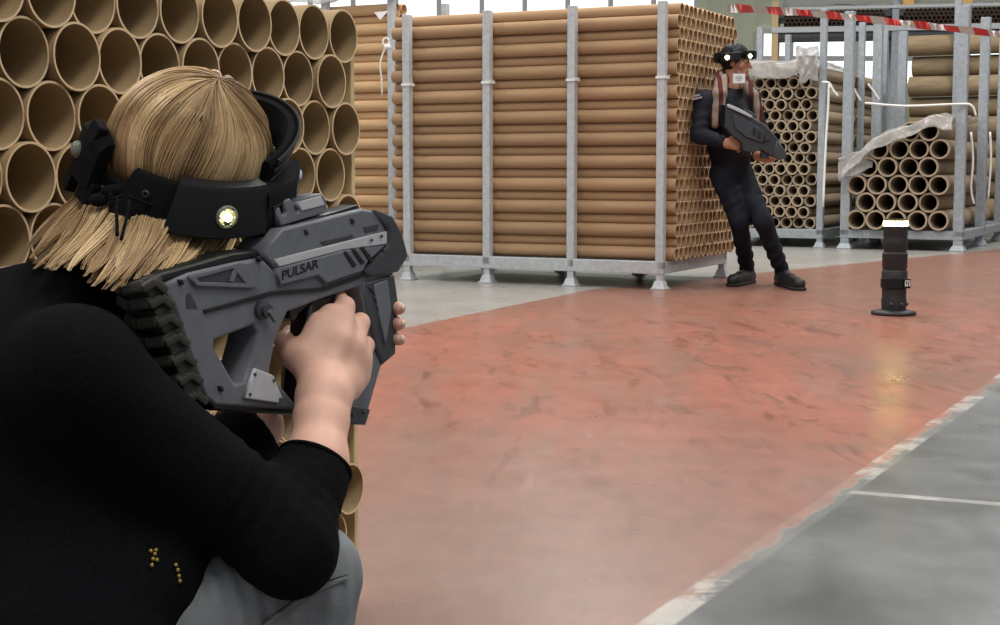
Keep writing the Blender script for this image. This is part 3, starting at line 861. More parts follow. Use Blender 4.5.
hole_mid = [(288, 312), (328, 297), (359, 287), (374, 350), (351, 404), (296, 404), (270, 372), (275, 343)]
plate('receiver', [(163, 285), (190, 273), (238, 262), (262, 258), (276, 272), (360, 262), (394, 272), (396, 300), (383, 362), (365, 424), (345, 424), (342, 412), (216, 406), (206, 398), (197, 372), (186, 340), (174, 305)],
      [hole_rear, hole_mid], 0, W, .004, M['gun'])
plate('upper_housing', [(262, 252), (281, 229), (361, 209), (373, 211), (384, 228), (384, 247), (340, 262), (277, 272)], [], -.003, W, .003, M['gun'])
plate('bright_rail', [(272, 259), (384, 231), (384, 244), (340, 250), (276, 267)], [], -.006, .02, .0015, M['gun_lt'])
plate('name_panel', [(274, 268), (339, 250.5), (382, 245), (364, 262), (359, 271), (323, 283), (315, 275), (277, 285)], [], -.007, .03, .0018, M['gun'])
plate('muzzle_block', [(372, 210), (388, 215), (398, 233), (404, 256), (394, 272), (366, 277), (360, 270), (383, 246), (384, 228)], [], -.009, W + .008, .004, M['gun_dk'])
plate('foregrip', [(361, 283), (393, 274), (396.5, 300), (394, 354), (381, 365), (374, 350)], [], -.004, W - .006, .004, M['gun_dk'])
plate('grip_panel', [(371, 284), (384, 280), (388, 310), (382, 345), (377, 322)], [], -.007, .01, .0015, M['gun'])
plate('lower_rail', [(213, 398), (296, 404), (296, 416), (280, 415), (216, 411)], [], .004, W + .004, .003, M['gun_bk'])
plate('magazine_plate', [(253, 368), (271, 375), (280, 397), (276, 403), (242, 398)], [], -.005, .02, .0018, M['gun_lt'])
plate('guard_foot', [(348, 404), (369, 409), (364, 425), (344, 424)], [], -.004, W + .002, .003, M['gun_dk'])
plate('cheek_rest', [(138, 283), (170, 272), (236, 253), (262, 250), (262, 257), (238, 262), (165, 283), (150, 288)], [], .006, W - .004, .003, M['gun_bk'])
# recesses and vents: dark inlays standing a hair proud of the housing
plate('groove', [(203, 310), (270, 291), (322, 287), (362, 274), (362, 277), (322, 291), (272, 295), (204, 313)], [], -.003, .004, .0005, M['gun_bk'])
tri = plate('stock_recess', [(190, 277), (240, 264), (253, 282), (250, 286), (196, 284)], [], -.003, .004, .001, M['gun_dk'])
plate('recess_rim', [(187, 276), (236, 262), (242, 263), (256, 284), (250, 288), (194, 286)], [[(194, 278), (230, 268.5), (244, 283), (197, 282)]], -.0055, .003, .001, M['gun'], tri)
plate('recess_web', [(226, 281), (233, 265), (237, 265), (231, 282)], [], -.005, .003, .0008, M['gun'], tri)
for i, x in enumerate((339, 347.5, 356)):
    plate('vent', [(x, 252 - i * 2.2), (x + 2.6, 250.5 - i * 2.2), (x + 13, 265 - i * 2.6), (x + 9.5, 267 - i * 2.6)], [], -.0088, .004, .0006, M['gun_bk'])
for (x, y) in ((304, 232), (350, 221), (257.5, 259), (179.5, 282), (219.5, 388.5)):
    plate('bolt_slot', [(x - 2.2, y - 2.6), (x + .6, y - 2.8), (x + 2.4, y + 2.4), (x - .4, y + 3)], [], -.0048, .002, .0006, M['gun_bk'])
plate('window', [(318, 242), (350, 234), (352, 238), (322, 246)], [], -.0042, .002, .0008, M['gun_dk'])
plate('window', [(361, 227), (376, 224), (376, 230), (363, 233)], [], -.0042, .002, .0008, M['gun_dk'])
plate('arrow_mark', [(186, 295), (189.5, 292), (197, 308), (186.5, 308)], [], -.0012, .001, .0003, M['gun_dk'])
for (x, y) in ((366, 290), (370, 300), (373, 309)):
    plate('arrow_mark', [(x, y - 3), (x + 5, y), (x + 6, y + 5), (x + 2, y + 1)], [], -.0052, .001, .0003, M['gun_bk'])
for (x, y) in ((252, 374), (247, 394), (277, 399), (271, 380), (350, 415), (361, 412), (367, 240), (379, 250), (377, 236)):
    s, z = gsz(x, y)
    wlink('screw', MB().ball(gw(s, z, -.0085 if x > 365 else -.0055), (.0022, .0022, .0022), None, 10, 6).mesh(), M['dark_steel'], gun)
# round selector knob
s, z = gsz(261, 310)
kn = MB().lathe([(0, .012), (.008, .012), (.0085, .006), (.012, .005), (.0125, -.004), (0, -.004)], 24, Matrix.Translation(gw(s, z, -.001)) @ GM)
knob = wlink('selector_knob', kn.mesh(), M['gun_dk'], gun); sharp(knob)
s2, z2 = gsz(265, 316)
wlink('selector_lever', MB().bar(gw(s, z, -.014), gw(s2 + .006, z2 - .006, -.012), .006, .005, GN, .001).mesh(), M['gun'], knob, False)
# sight on the rail
plate('sight_rail', [(284, 229), (362, 205), (362, 209), (286, 233)], [], .008, .04, .001, M['gun_bk'])
plate('sight', [(281, 209), (285.5, 207.5), (288, 215), (291, 215.5), (293, 211), (290, 203), (292, 200), (296, 198.5), (300, 203), (301, 212), (304, 213), (306, 209), (302, 199), (327, 193.5), (331, 197), (333, 205), (330, 213.5), (287, 226.5)], [], .010, .04, .002, M['gun'])
plate('sight_window', [(303, 202), (326, 196), (330, 205), (307, 211)], [], .0085, .02, .0008, M['gun_lt'])
plate('front_sight', [(338, 213), (352, 195), (357, 200), (360, 209)], [], .012, .036, .002, M['gun_dk']) if False else None
# trigger and pistol grip
plate('pistol_grip', [(316, 300), (341, 292), (352, 305), (338, 404), (304, 404), (312, 340)], [], .010, W - .008, .006, M['gun_bk'])
plate('trigger', [(319, 297), (325, 295), (328, 303), (324, 312), (320, 312)], [], .016, W - .02, .002, mat('red_trigger', (120, 50, 44), rough=.4, var=.05))
plate('trigger_guard', [(296, 306), (318, 300), (318, 304), (306, 314), (302, 322), (297, 318)], [], .012, W - .014, .002, M['gun_bk'])
# ribbed butt pad wrapped round the rear edge
edge = [(161, 284), (170, 304), (180, 328), (189, 352), (197, 376), (203, 400)]
E = [gsz(*p) for p in edge]
pad = MB()
cz = [(E[0][0] - .012, E[0][1] + .006)] + [(a - .012, b) for a, b in E[1:]]
for (a, b), (c, d) in zip(cz, cz[1:]):
    pad.bar(gw(a, b, W / 2), gw(c, d, W / 2), W + .002, .028, GU, .004)
pado = wlink('butt_pad', pad.mesh(), M['rubber'], gun, False)
for i in range(7):
    t = i / 6 * .96 + .01
    a = np.interp(t, np.linspace(0, 1, 6), [q[0] for q in E]); b = np.interp(t, np.linspace(0, 1, 6), [q[1] for q in E])
    ch = MB()
    tip = gw(a - .034, b - .004, W / 2)
    for q in (gw(a - .026, b + .001, -.001), gw(a - .026, b + .001, W + .001)):
        ch.bar(q, tip, .013, .014, (0, 0, 1), .004)
    ch.bar(gw(a + .003, b - .007, -.0035), gw(a - .016, b + .006, -.0035), .010, .009, GN, .003)
    ch.bar(gw(a - .014, b + .005, -.0035), gw(a - .032, b - .003, -.001), .010, .009, GN, .003)
    wlink('pad_rib', ch.mesh(), M['rubber'], pado, False)
# the name on the panel
(sa, za), (sb, zb2) = gsz(278, 279.5), gsz(314.5, 267)
tm_ = text_mesh('PULSAR', .02)
xs = [v.co.x for v in tm_.vertices]; w_ = max(xs) - min(xs)
ln = math.hypot(sb - sa, zb2 - za); sc_ = ln / w_; hs = (gsz(296, 262)[1] - gsz(296, 271)[1]) / .72
bold = .012
ca, sa_ = (sb - sa) / ln, (zb2 - za) / ln
for v in tm_.vertices:
    x, y, zz = (v.co.x - min(xs)) * sc_, v.co.y * hs, v.co.z * .02
    v.co = gw(sa + x * ca, za + x * sa_ + y, -.0072) + GN * (-zz)
wlink('lettering', tm_, M['gun_bk'], gun, False)

# ================================================================== THE WOMAN
def flat_cap(Fd, p, q, ra, rb, n_end, k=.02, wob=None):
    """a capsule cut flat at q, for cuffs and hems"""
    p, q = np.array(p, dtype=np.float32), np.array(q, dtype=np.float32)
    m = max(ra, rb) + k + 2.5 * Fd.h + .02
    sl, X, Y, Z = Fd._sub(np.minimum(p, q) - m, np.maximum(p, q) + m)
    ba = q - p; L = float(ba @ ba)
    t = np.clip(((X - p[0]) * ba[0] + (Y - p[1]) * ba[1] + (Z - p[2]) * ba[2]) / L, 0, 1)
    v = np.sqrt((X - p[0] - t * ba[0]) ** 2 + (Y - p[1] - t * ba[1]) ** 2 + (Z - p[2] - t * ba[2]) ** 2) - (ra + (rb - ra) * t)
    if wob: v = v + wob(X, Y, Z, t)
    n = Vector(n_end).normalized()
    v = np.maximum(v, (X - q[0]) * n.x + (Y - q[1]) * n.y + (Z - q[2]) * n.z)
    Fd._mix(sl, v, k)
# joints
RS, LS = at(74, 368, 1.68), V3(-.647, 1.93, .635)
NB = at(80, 318, 1.87)
RE, RW = at(283, 537, 1.765), at(324, 395, 1.905)
RC = at(316, 462, 1.838)
LE, LW = at(205, 468, 1.99), at(362, 352, 2.075)
CH_, BE_, HI_ = at(22, 420, 1.84), at(62, 560, 1.80), at(60, 690, 1.78)
RH, LH = at(75, 655, 1.72), HI_ + V3(-.08, .10, -.02)
RK, RA = at(300, 580, 1.84), at(285, 890, 1.80)
LK, LA = V3(-.42, 2.12, .085), V3(-.62, 1.80, .07)
# head frame
HC = at(195, 163, 1.95)
f0, r0 = V3(.77, .638, 0), V3(.638, -.77, 0)
tilt = R(33)
HU = (V3(0, 0, 1) * math.cos(tilt) + r0 * math.sin(tilt))
HR = (r0 * math.cos(tilt) - V3(0, 0, 1) * math.sin(tilt))
HF = (f0 * math.cos(R(6)) - HU * math.sin(R(6))).normalized(); HU = HR.cross(HF).normalized()
HAX = [HF, HR, HU]
hp = lambda f, r, u: HC + HF * f + HR * r + HU * u

# --- skin: one continuous body
B = Field((-1.0, 1.35, -.01), (-.05, 2.35, .98), .009)
B.cap(RS, LS, .05, .05, .04).cap(NB, CH_, .06, .12, .05).ell(CH_, (.16, .12, .19), k=.06).cap(CH_, BE_, .13, .12, .05).cap(BE_, HI_, .12, .13, .05)
B.cap(RS, RE, .05, .04, .03).cap(LS, LE, .05, .04, .03).cap(RE, RC, .04, .034, .02).cap(LE, LE.lerp(LW, .35), .038, .033, .02)
B.cap(RH, RK, .078, .055, .03).cap(RK, RA, .05, .035, .03).cap(LH, LK, .078, .055, .03).cap(LK, LA, .05, .035, .03)
for a_, d_ in ((RA, GU), (LA, V3(-.5, -.8, -.1))):
    B.cap(a_ + V3(0, 0, -.04) if a_ is RA else a_, (a_ + V3(0, 0, -.05) if a_ is RA else a_) + d_ * .17, .035, .026, .02)
B.cap(NB, hp(-.03, 0, -.11), .055, .052, .03)
m_body = B.mesh('body', 1)
Hd = Field(tuple(HC - V3(.22, .22, .24)), tuple(HC + V3(.22, .22, .2)), .0045)
Hd.ell(hp(-.012, 0, .018), (.096, .076, .094), HAX, .02).ell(hp(.03, 0, -.055), (.062, .056, .066), HAX, .03)
Hd.cap(hp(.06, 0, -.098), hp(.062, 0, -.1), .024, .024, .03)                       # chin
Hd.cap(hp(.088, 0, .0), hp(.108, 0, -.038), .008, .013, .014)                     # nose
Hd.cap(hp(.086, -.02, -.066), hp(.086, .02, -.066), .0075, .0075, .008).cap(hp(.084, -.018, -.075), hp(.084, .018, -.075), .008, .008, .008)
for s_ in (-1, 1):
    Hd.ell(hp(.076, s_ * .032, .004), (.016, .02, .012), HAX, .012, True)           # eye sockets
    Hd.cap(hp(.082, s_ * .018, .02), hp(.072, s_ * .05, .02), .008, .007, .012)     # brows
    Hd.cap(hp(.058, s_ * .05, -.025), hp(.05, s_ * .055, -.035), .016, .016, .025)  # cheekbones
    Hd.ell(hp(-.008, s_ * .079, -.012), (.020, .009, .032), HAX, .008)              # ears
    Hd.cap(hp(.002, s_ * .078, -.040), hp(.002, s_ * .077, -.044), .009, .009, .008)
    Hd.ell(hp(-.004, s_ * .09, -.008), (.010, .008, .016), HAX, .006, True)
Hd.cap(hp(-.03, 0, -.06), NB.lerp(hp(-.03, 0, -.11), .75), .052, .053, .02)
m_head = Hd.mesh('head', 1)
# --- hands and forearms
A = Field(tuple(np.minimum(at(255, 480, 1.8), at(420, 480, 2.16))), tuple(np.maximum(at(255, 270, 1.8), at(420, 270, 2.16)) + np.array([.0, .02, .0])), .0026)
def pl(x, y, n): s, z = gsz(x, y); return gw(s, z, n)       # a point beside the rifle: n metres behind its right face
wr = RW
A.cap(RE.lerp(RC, .7), RC, .037, .037, .01).cap(RC, wr.lerp(RC, .35), .037, .032, .02).cap(wr.lerp(RC, .35), wr, .032, .027, .02)
KN = [pl(343, 306, -.004), pl(356, 322, -.008), pl(361, 345, -.008), pl(355, 368, -.002)]
WB = [wr.lerp(pl(312, 372, -.016), .55), pl(322, 378, -.02), pl(330, 380, -.018), pl(337, 384, -.014)]
for i, (k_, w_) in enumerate(zip(KN, WB)):
    mid = w_.lerp(k_, .55) - GN * .006
    A.cap(wr, w_, .026, .019, .02).cap(w_, mid, .019, .0165, .016).cap(mid, k_, .0165, (.0125, .0125, .0118, .0105)[i], .014)
A.cap(pl(318, 364, -.004), pl(336, 326, .0), .020, .019, .02).cap(pl(309, 358, -.004), pl(329, 314, .0), .016, .013, .014).cap(pl(305, 352, .004), pl(320, 322, .008), .012, .011, .014)                        # heel and palm body
ln_ = [(.030, .022, .020), (.034, .026, .02), (.032, .024, .019), (.026, .019, .017)]
for i in (1, 2, 3):                                                                 # three fingers close round the front of the grip
    k_ = KN[i]; a, b, c = ln_[i]; r_ = (.0115, .0112, .0108, .0095)[i]
    p1 = k_ + (GN * .86 + GU * .30 + V3(0, 0, -.12)).normalized() * a
    p2 = p1 + (GN * .62 - GU * .75).normalized() * b
    p3 = p2 + (-GU * .95 - GN * .2).normalized() * c
    A.chain([k_, p1, p2, p3], [r_ + .0008, r_, r_ * .92, r_ * .8], .006)
k_ = KN[0]
i1 = k_ + (GU * .35 + GN * .75 + V3(0, 0, .32)).normalized() * .03                    # index on the trigger
i2 = i1 + (GN * .8 - GU * .2 + V3(0, 0, .1)).normalized() * .02
i3 = i2 + (GN * .2 - GU * .9).normalized() * .016
A.chain([k_, i1, i2, i3], [.0122, .0112, .0102, .0088], .006)
t0, t1, t2, t3 = wr.lerp(pl(310, 374, -.002), .5), pl(306, 356, .018), pl(307, 346, .042), pl(322, 334, .056)
A.chain([t0, t1, t2, t3], [.019, .0165, .0125, .0095], .014)
# left forearm and hand, behind the rifle
lw = pl(353, 346, W + .03)
A.cap(LE.lerp(lw, .35), LE.lerp(lw, .75), .035, .031, .02).cap(LE.lerp(lw, .75), lw, .031, .026, .02)
LKN = [pl(381, 300 + 15 * i, W + .022) for i in range(4)]
for i, k_ in enumerate(LKN):
    A.cap(lw, lw.lerp(k_, .6) + GN * .004, .023, .016, .016).cap(lw.lerp(k_, .6) + GN * .004, k_, .016, .0115, .012)
    y = 300 + 15.5 * i; r_ = (.0106, .0108, .0104, .0092)[i]
    p1 = pl(395.5, y + 4, W - .004); p2 = pl(397, y + 7, .012); p3 = pl(394, y + 8, -.010)
    if i == 3: p1, p2, p3 = pl(388, y + 2, W - .004), pl(386, y + 4, W - .02), pl(383, y + 5, W - .03)
    A.chain([k_, p1, p2, p3], [r_ + .001, r_, r_ * .95, r_ * .84], .006)
A.chain([lw + V3(0, 0, .012), pl(362, 306, W + .024), pl(371, 292, W + .016), pl(380, 286, W + .008)], [.019, .015, .0118, .0095], .012)
m_arm = A.mesh('arms', 2)
wo = wlink('person', join_meshes([m_body, m_head, m_arm], 'woman'), M['skin'], None)
tag(wo, 'kneeling blonde person in a black sweater and grey jeans, aiming the bulky grey rifle', 'person')
# finger nails of the left hand
nl = MB()
for i in range(3):
    p = pl(393.3, 300 + 15.5 * i + 7.5, -.0175)
    nl.ball(p, (1, 1, 1), Matrix(((GU.x * .0045, GN.x * .002, 0), (GU.y * .0045, GN.y * .002, 0), (0, 0, .0042))), 10, 6)
wlink('fingernails', nl.mesh(), mat('nail', (226, 186, 172), rough=.25, var=.03), wo)
ey = MB()
for s_ in (-1, 1): ey.ball(hp(.071, s_ * .032, .004), .0125)
wlink('eyes', ey.mesh(), M['eye'], wo)
# --- sweater
S = Field((-1.0, 1.35, .05), (-.12, 2.2, .86), .006)
fold = lambda X, Y, Z, t: .0035 * np.sin(55 * t + 90 * X - 40 * Z) * np.exp(-((t - .95) / .35) ** 2)
fold2 = lambda X, Y, Z, t: .003 * np.sin(26 * t + 60 * X + 50 * Y) * np.exp(-((t - .1) / .5) ** 2)
S.cap(RS, LS, .058, .058, .08).cap(NB, CH_, .07, .14, .06).ell(CH_, (.18, .145, .185), k=.06).cap(CH_, BE_, .15, .145, .06).cap(BE_, HI_, .145, .15, .06)
S.cap(RS, RE, .060, .056, .06, wob=fold)
flat_cap(S, RE, RC, .060, .047, RC - RE, .025, fold2)
S.cap(LS, LE, .066, .052, .04)
flat_cap(S, LE, LE.lerp(LW, .36), .052, .044, LW - LE, .02)
S.ell(RE + V3(.014, -.012, -.018), (.048, .05, .05), k=.03)
S.cap(at(40, 640, 1.66), at(98, 655, 1.66), .085, .08, .05).cap(at(90, 545, 1.77), at(158, 578, 1.73), .06, .05, .05)
S.cap(NB, NB.lerp(hp(-.03, 0, -.11), .3), .066, .06, .02)
S.noise(.0022, 42, 1.0)
wlink('sweater', S.mesh('sweater', 2), M['sweater'], wo)
# cuff edge
d_ = (RC - RE).normalized(); n_ = d_.orthogonal().normalized(); b_ = d_.cross(n_)
wlink('cuff', MB().tube([RC - d_ * .003 + (n_ * math.cos(a) + b_ * math.sin(a)) * .046 for a in np.linspace(0, 2 * math.pi, 33)], .0032, 6, False).mesh(), M['sweater'], wo)
# --- jeans
J = Field((-1.0, 1.4, .0), (-.1, 2.3, .62), .006)
jf = lambda X, Y, Z, t: .0045 * np.sin(30 * t + 140 * (X + Y)) * np.exp(-((t - .8) / .35) ** 2)
J.cap(RH, RK, .098, .071, .04, wob=jf).cap(RK, RA, .070, .055, .03).cap(LH, LK, .095, .070, .04).cap(LK, LA, .068, .055, .03).ell(HI_, (.14, .14, .12), k=.05)
J.noise(.003, 48, 2.0)
jo = wlink('jeans', J.mesh('jeans', 2), M['denim'], wo)
# raised side seam with its double stitching
def on_field(Fd, x, y, Y0=1.6, Y1=2.3):
    """first point of a cloth surface on the line from the lens through a picture point: used once, to lay seams on the cloth"""
    for Y in np.arange(Y0, Y1, .003):
        p = at(x, y, float(Y)); i = np.round((np.array(p) - Fd.lo) / Fd.h).astype(int)
        if (i >= 0).all() and (i < Fd.n).all() and Fd.d[tuple(i)] < .0: return p + (V3(0, 0, CH) - p).normalized() * .004
    return None
seam = [on_field(J, x, y) for x, y in ((250, 638), (262, 628), (274, 618), (285, 610), (294, 603), (303, 597), (312, 592), (322, 587), (331, 584), (340, 581), (347, 579))]
seam = [p for p in seam if p is not None]
if len(seam) > 2:
    wlink('seam', MB().tube([p - V3(0, .001, 0) for p in seam], .0032, 8).mesh(), M['denim'], jo)
    sm = MB()
    for a, b in zip(seam, seam[1:]):
        for t in np.linspace(0, 1, 5)[:-1]:
            p = a.lerp(b, t) + V3(.002, -.006, .007); q = a.lerp(b, t + .13) + V3(.002, -.006, .007)
            sm.tube([p, q], .0013, 5)
    wlink('stitching', sm.mesh(), mat('dark_thread', (52, 50, 50), rough=.8, var=.1), jo)
gt = MB()
for (x, y) in ((151, 551), (155, 554), (153, 559), (157, 560), (152, 565), (176, 565), (178, 570), (179, 576), (180, 581), (156, 550)):
    p = on_field(S, x, y)
    if p is not None: gt.ball(p, (.0026, .002, .0026), None, 8, 5)
wlink('gold_trim', gt.mesh(), M['thread'], wo)

# --- hair: strands over the skull, held by the headset, spilling on the shoulder
hr = random.Random(3)
paths, vals = [], []
CR = (-.02, .012)                                         # crown
def dome(phi, th, lift):
    a, b, c = .110 - .010 * max(0, math.cos(phi)) + lift, .092 + lift, .108 + lift
    return hp(-.014 + a * math.sin(th) * math.cos(phi), b * math.sin(th) * math.sin(phi), .014 + c * math.cos(th))
clump = [hr.random() for _ in range(400)]
def wob1(x, seed):
    return .5 + .5 * (math.sin(x * 5 + seed) * .45 + math.sin(x * 11.3 + seed * 2.1) * .33 + math.sin(x * 23.7 + seed * 3.7) * .22)
for i in range(5600):
    phi = hr.uniform(-math.pi, math.pi)
    th1 = R(hr.uniform(92, 108)) if abs(phi) > R(60) else R(hr.uniform(70, 84))
    lift = hr.uniform(-.004, .004) + .0025 * math.sin(phi * 13)
    w = hr.uniform(-.06, .06); n = 15; P = []
    th0 = R(hr.uniform(0, 46))
    for k in range(n):
        t = k / (n - 1)
        th = th0 + (th1 - th0) * t
        P.append(dome(phi + w * t + .14 * math.sin(2.6 * th + phi * 2) + .5 * (1 - th / th1) ** 2, th, lift - .004 * t * t + .003 * (1 - t) ** 4 * -1))
    paths.append(P)
    v_ = (min(1, max(0, .16 + .62 * wob1(phi, 1.0) + .22 * (hr.random() - .4))))
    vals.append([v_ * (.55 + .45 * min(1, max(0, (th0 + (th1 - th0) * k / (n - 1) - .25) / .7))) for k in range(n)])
def bez(p0, p1, p2, p3, n):
    return [(p0 * (1 - t) ** 3 + p1 * 3 * t * (1 - t) ** 2 + p2 * 3 * t * t * (1 - t) + p3 * t ** 3) for t in np.linspace(0, 1, n)]
keyL = [  # picture place and distance of: root under the strap, bend, hang, tip
    ((110, 164, 1.96), (84, 206, 1.88), (50, 226, 1.83), (24, 252, 1.80)),
    ((122, 168, 1.93), (96, 214, 1.85), (62, 240, 1.79), (40, 263, 1.745)),
    ((138, 174, 1.91), (116, 222, 1.82), (84, 252, 1.75), (64, 270, 1.70)),
    ((152, 178, 1.90), (134, 228, 1.80), (112, 262, 1.735), (96, 282, 1.69)),
    ((172, 186, 1.89), (158, 232, 1.81), (140, 264, 1.74), (128, 286, 1.70)),
    ((194, 214, 1.895), (188, 240, 1.86), (170, 264, 1.79), (152, 282, 1.74)),
    ((214, 228, 1.925), (211, 246, 1.885), (201, 264, 1.83), (186, 277, 1.79)),
    ((234, 232, 1.945), (233, 246, 1.91), (227, 258, 1.875), (214, 269, 1.845))]
KL = [[at(*q) for q in row] for row in keyL]
nl_ = 64
for q in range(nl_):                                       # the loose length hangs in locks
    u0 = (q + hr.uniform(-.4, .4)) / nl_ * (len(KL) - 1.55); u0 = min(max(u0, 0), len(KL) - 1.001)
    j = int(u0); fr = u0 - j
    dep = hr.choice((0, .006, .014, .03))
    g = [KL[j][k].lerp(KL[j + 1][k], fr) + V3(0, dep, 0) for k in range(4)]
    sw = V3(hr.uniform(-.016, .016), 0, hr.uniform(-.012, .012))
    g[2] = g[2] + sw; g[3] = g[3] + sw * .3 + (g[3] - g[2]) * hr.uniform(-.45, .35)
    tone = hr.random(); ph = hr.uniform(0, 6.28); wa = hr.uniform(.001, .006)
    ax1 = (g[3] - g[0]).cross(V3(0, 1, 0)).normalized(); ax2 = V3(0, 1, 0)
    cen = bez(*g, 15); r0_ = hr.uniform(.010, .016)
    for i in range(58):
        an, rr_ = hr.uniform(0, 6.28), r0_ * math.sqrt(hr.random())
        st0 = hr.uniform(0, .12)
        P = []
        for k, c_ in enumerate(cen[:15 - hr.randint(0, 5)]):
            t = k / 14
            sp = rr_ * (1.0 - .80 * t ** 1.3)
            P.append(c_ + ax1 * (sp * math.cos(an) + wa * math.sin(5.5 * t + ph)) + ax2 * sp * .6 * math.sin(an))
        paths.append(P)
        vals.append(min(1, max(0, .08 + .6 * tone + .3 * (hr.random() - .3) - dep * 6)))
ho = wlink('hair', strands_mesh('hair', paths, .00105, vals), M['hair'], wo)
HB = Field(tuple(HC - V3(.42, .36, .3)), tuple(HC + V3(.2, .2, .2)), .006)
HB.ell(hp(-.014, 0, .014), (.105, .088, .103), HAX, .02)
for row in KL[:5]:
    for a, b in list(zip(row, row[1:]))[:2]: HB.cap(a + V3(0, .062, -.004), b + V3(0, .055, -.006), .022, .018, .03)
m_cap = HB.mesh('scalp_hair', 1)
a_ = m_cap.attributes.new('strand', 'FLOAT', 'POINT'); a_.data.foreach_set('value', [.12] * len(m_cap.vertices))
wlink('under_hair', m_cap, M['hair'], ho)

# ================================================================== HER HEADSET
hs_ = empty('headset', HC, 0, 'black laser tag headset with a lit sensor, worn by the kneeling blonde woman', 'headset')
def ring_pt(phi, out=0.0, u=0.0, tip=.10):
    """point on the band: phi from the forehead towards her right ear; out and u are thickness and height"""
    a, b = .120 + out, .099 + out
    f, r = a * math.cos(phi), b * math.sin(phi)
    return hp(-.012 + f, r, -.012 + f * tip + u - .10 * r * 0)
def band(name, p0, p1, u0, u1, o0, o1, m, n=24, parent=None, bev=.35, taper=0.0, tip=.10, slant=0.0):
    bm = bmesh.new(); rings = []
    for i in range(n + 1):
        t = i / n; phi = p0 + (p1 - p0) * t
        sh = 1 - taper * abs(2 * t - 1) ** 2
        ua, ub = u0 * sh, u1 * sh; e = min((ub - ua) * bev * .5, (o1 - o0) * .45)
        prof = [(o0, ua), (o1 - e + slant, ua), (o1 + slant, ua + e), (o1, ub - e), (o1 - e, ub), (o0, ub)]
        rings.append([bm.verts.new(ring_pt(phi, o, u, tip)) for o, u in prof])
    k = len(rings[0])
    for a, b in zip(rings, rings[1:]):
        for j in range(k): bm.faces.new((a[j], a[(j + 1) % k], b[(j + 1) % k], b[j]))
    bm.faces.new(rings[0]); bm.faces.new(rings[-1][::-1])
    bmesh.ops.recalc_face_normals(bm, faces=bm.faces[:])
    me = bpy.data.meshes.new(name); bm.to_mesh(me); bm.free()
    return sharp(wlink(name, me, m, parent or hs_), 40)
band('head_strap', R(-178), R(178), -.006, .012, .0, .006, M['black_matte'], 60)
fp = band('forehead_pad', R(-125), R(62), .0, .044, -.010, .002, M['black_matte'], 40, tip=.52)
for u_ in (.006, .021, .036): band('pad_ridge', R(-120), R(58), u_, u_ + .009, .002, .006, M['black_pl'], 36, fp, tip=.52)
sb = band('sensor_box', R(70), R(120), -.012, .050, .002, .022, M['black_pl'], 10, bev=.16, slant=.022)
band('padded_wing', R(120), R(146), -.018, .040, .002, .016, M['black_matte'], 8, bev=.2, slant=.018)
vs_ = band('front_visor', R(16), R(70), -.020, .044, .004, .030, M['black_matte'], 2, tip=.06, bev=.2, slant=.014)
band('visor_edge', R(18), R(66), .020, .025, .030, .034, M['black_pl'], 2, vs_, tip=.06)
band('visor_far_side', R(-60), R(16), -.022, .030, .004, .024, M['black_matte'], 12, tip=.06)
# sensor on the right side box
phi = R(93); c_ = ring_pt(phi, .0325, .017)
nx = ((ring_pt(phi, .05, 0) - ring_pt(phi, .03, 0)).normalized() * .070 + HU * .022).normalized()
rot = nx.to_track_quat('Z', 'Y').to_matrix().to_4x4()
hz = wlink('sensor_rim', MB().lathe([(.0145, -.002), (.015, .003), (.0125, .005), (.0105, .002), (.0, .001)], 28, Matrix.Translation(c_) @ rot).mesh(), M['lens'], sb)
wlink('sensor_light', MB().ball(c_ + nx * .004, .0052).mesh(), M['led'], hz)
st_ = MB()
for a in range(6):
    q = rot @ V3(.0105 * math.cos(a * 1.05), .0105 * math.sin(a * 1.05), .004)
    st_.ball(c_ + q, (.0016, .0016, .0016), None, 8, 5)
wlink('sensor_studs', st_.mesh(), M['metal'], hz)
phi = R(134); c2 = ring_pt(phi, .021, .022)
nx2 = (ring_pt(phi, .05, .008) - ring_pt(phi, .02, .008)).normalized(); rot2 = nx2.to_track_quat('Z', 'Y').to_matrix().to_4x4()
wlink('rivet', MB().lathe([(.0025, 0), (.0025, .002), (.0048, .002), (.0048, 0)], 18, Matrix.Translation(c2) @ rot2).mesh(), M['dark_steel'], hs_)
phi = R(20); c3 = ring_pt(phi, .029, .022)
wlink('side_lamp', MB().ball(c3, (.005, .005, .008)).mesh(), mat('clear_led', (210, 220, 235), rough=.15, var=.02), hs_)
# module at the back of the head
bk = band('rear_module', R(168), R(200), -.024, .058, .002, .022, M['black_matte'], 8, taper=.15)
fin = MB()
for (p, u0, u1, l) in ((R(170), -.034, -.004, .016), (R(194), -.044, -.004, .016), (R(182), .036, .064, .016)):
    fin.bar(ring_pt(p, .012, u1), ring_pt(p, l, u0), .026, .014, HU, .003)
wlink('rear_fins', fin.mesh(), M['black_matte'], bk, False)
wlink('rear_sensor', MB().ball(ring_pt(R(190), .023, .016), (.009, .009, .011)).mesh(), M['lens'], bk)
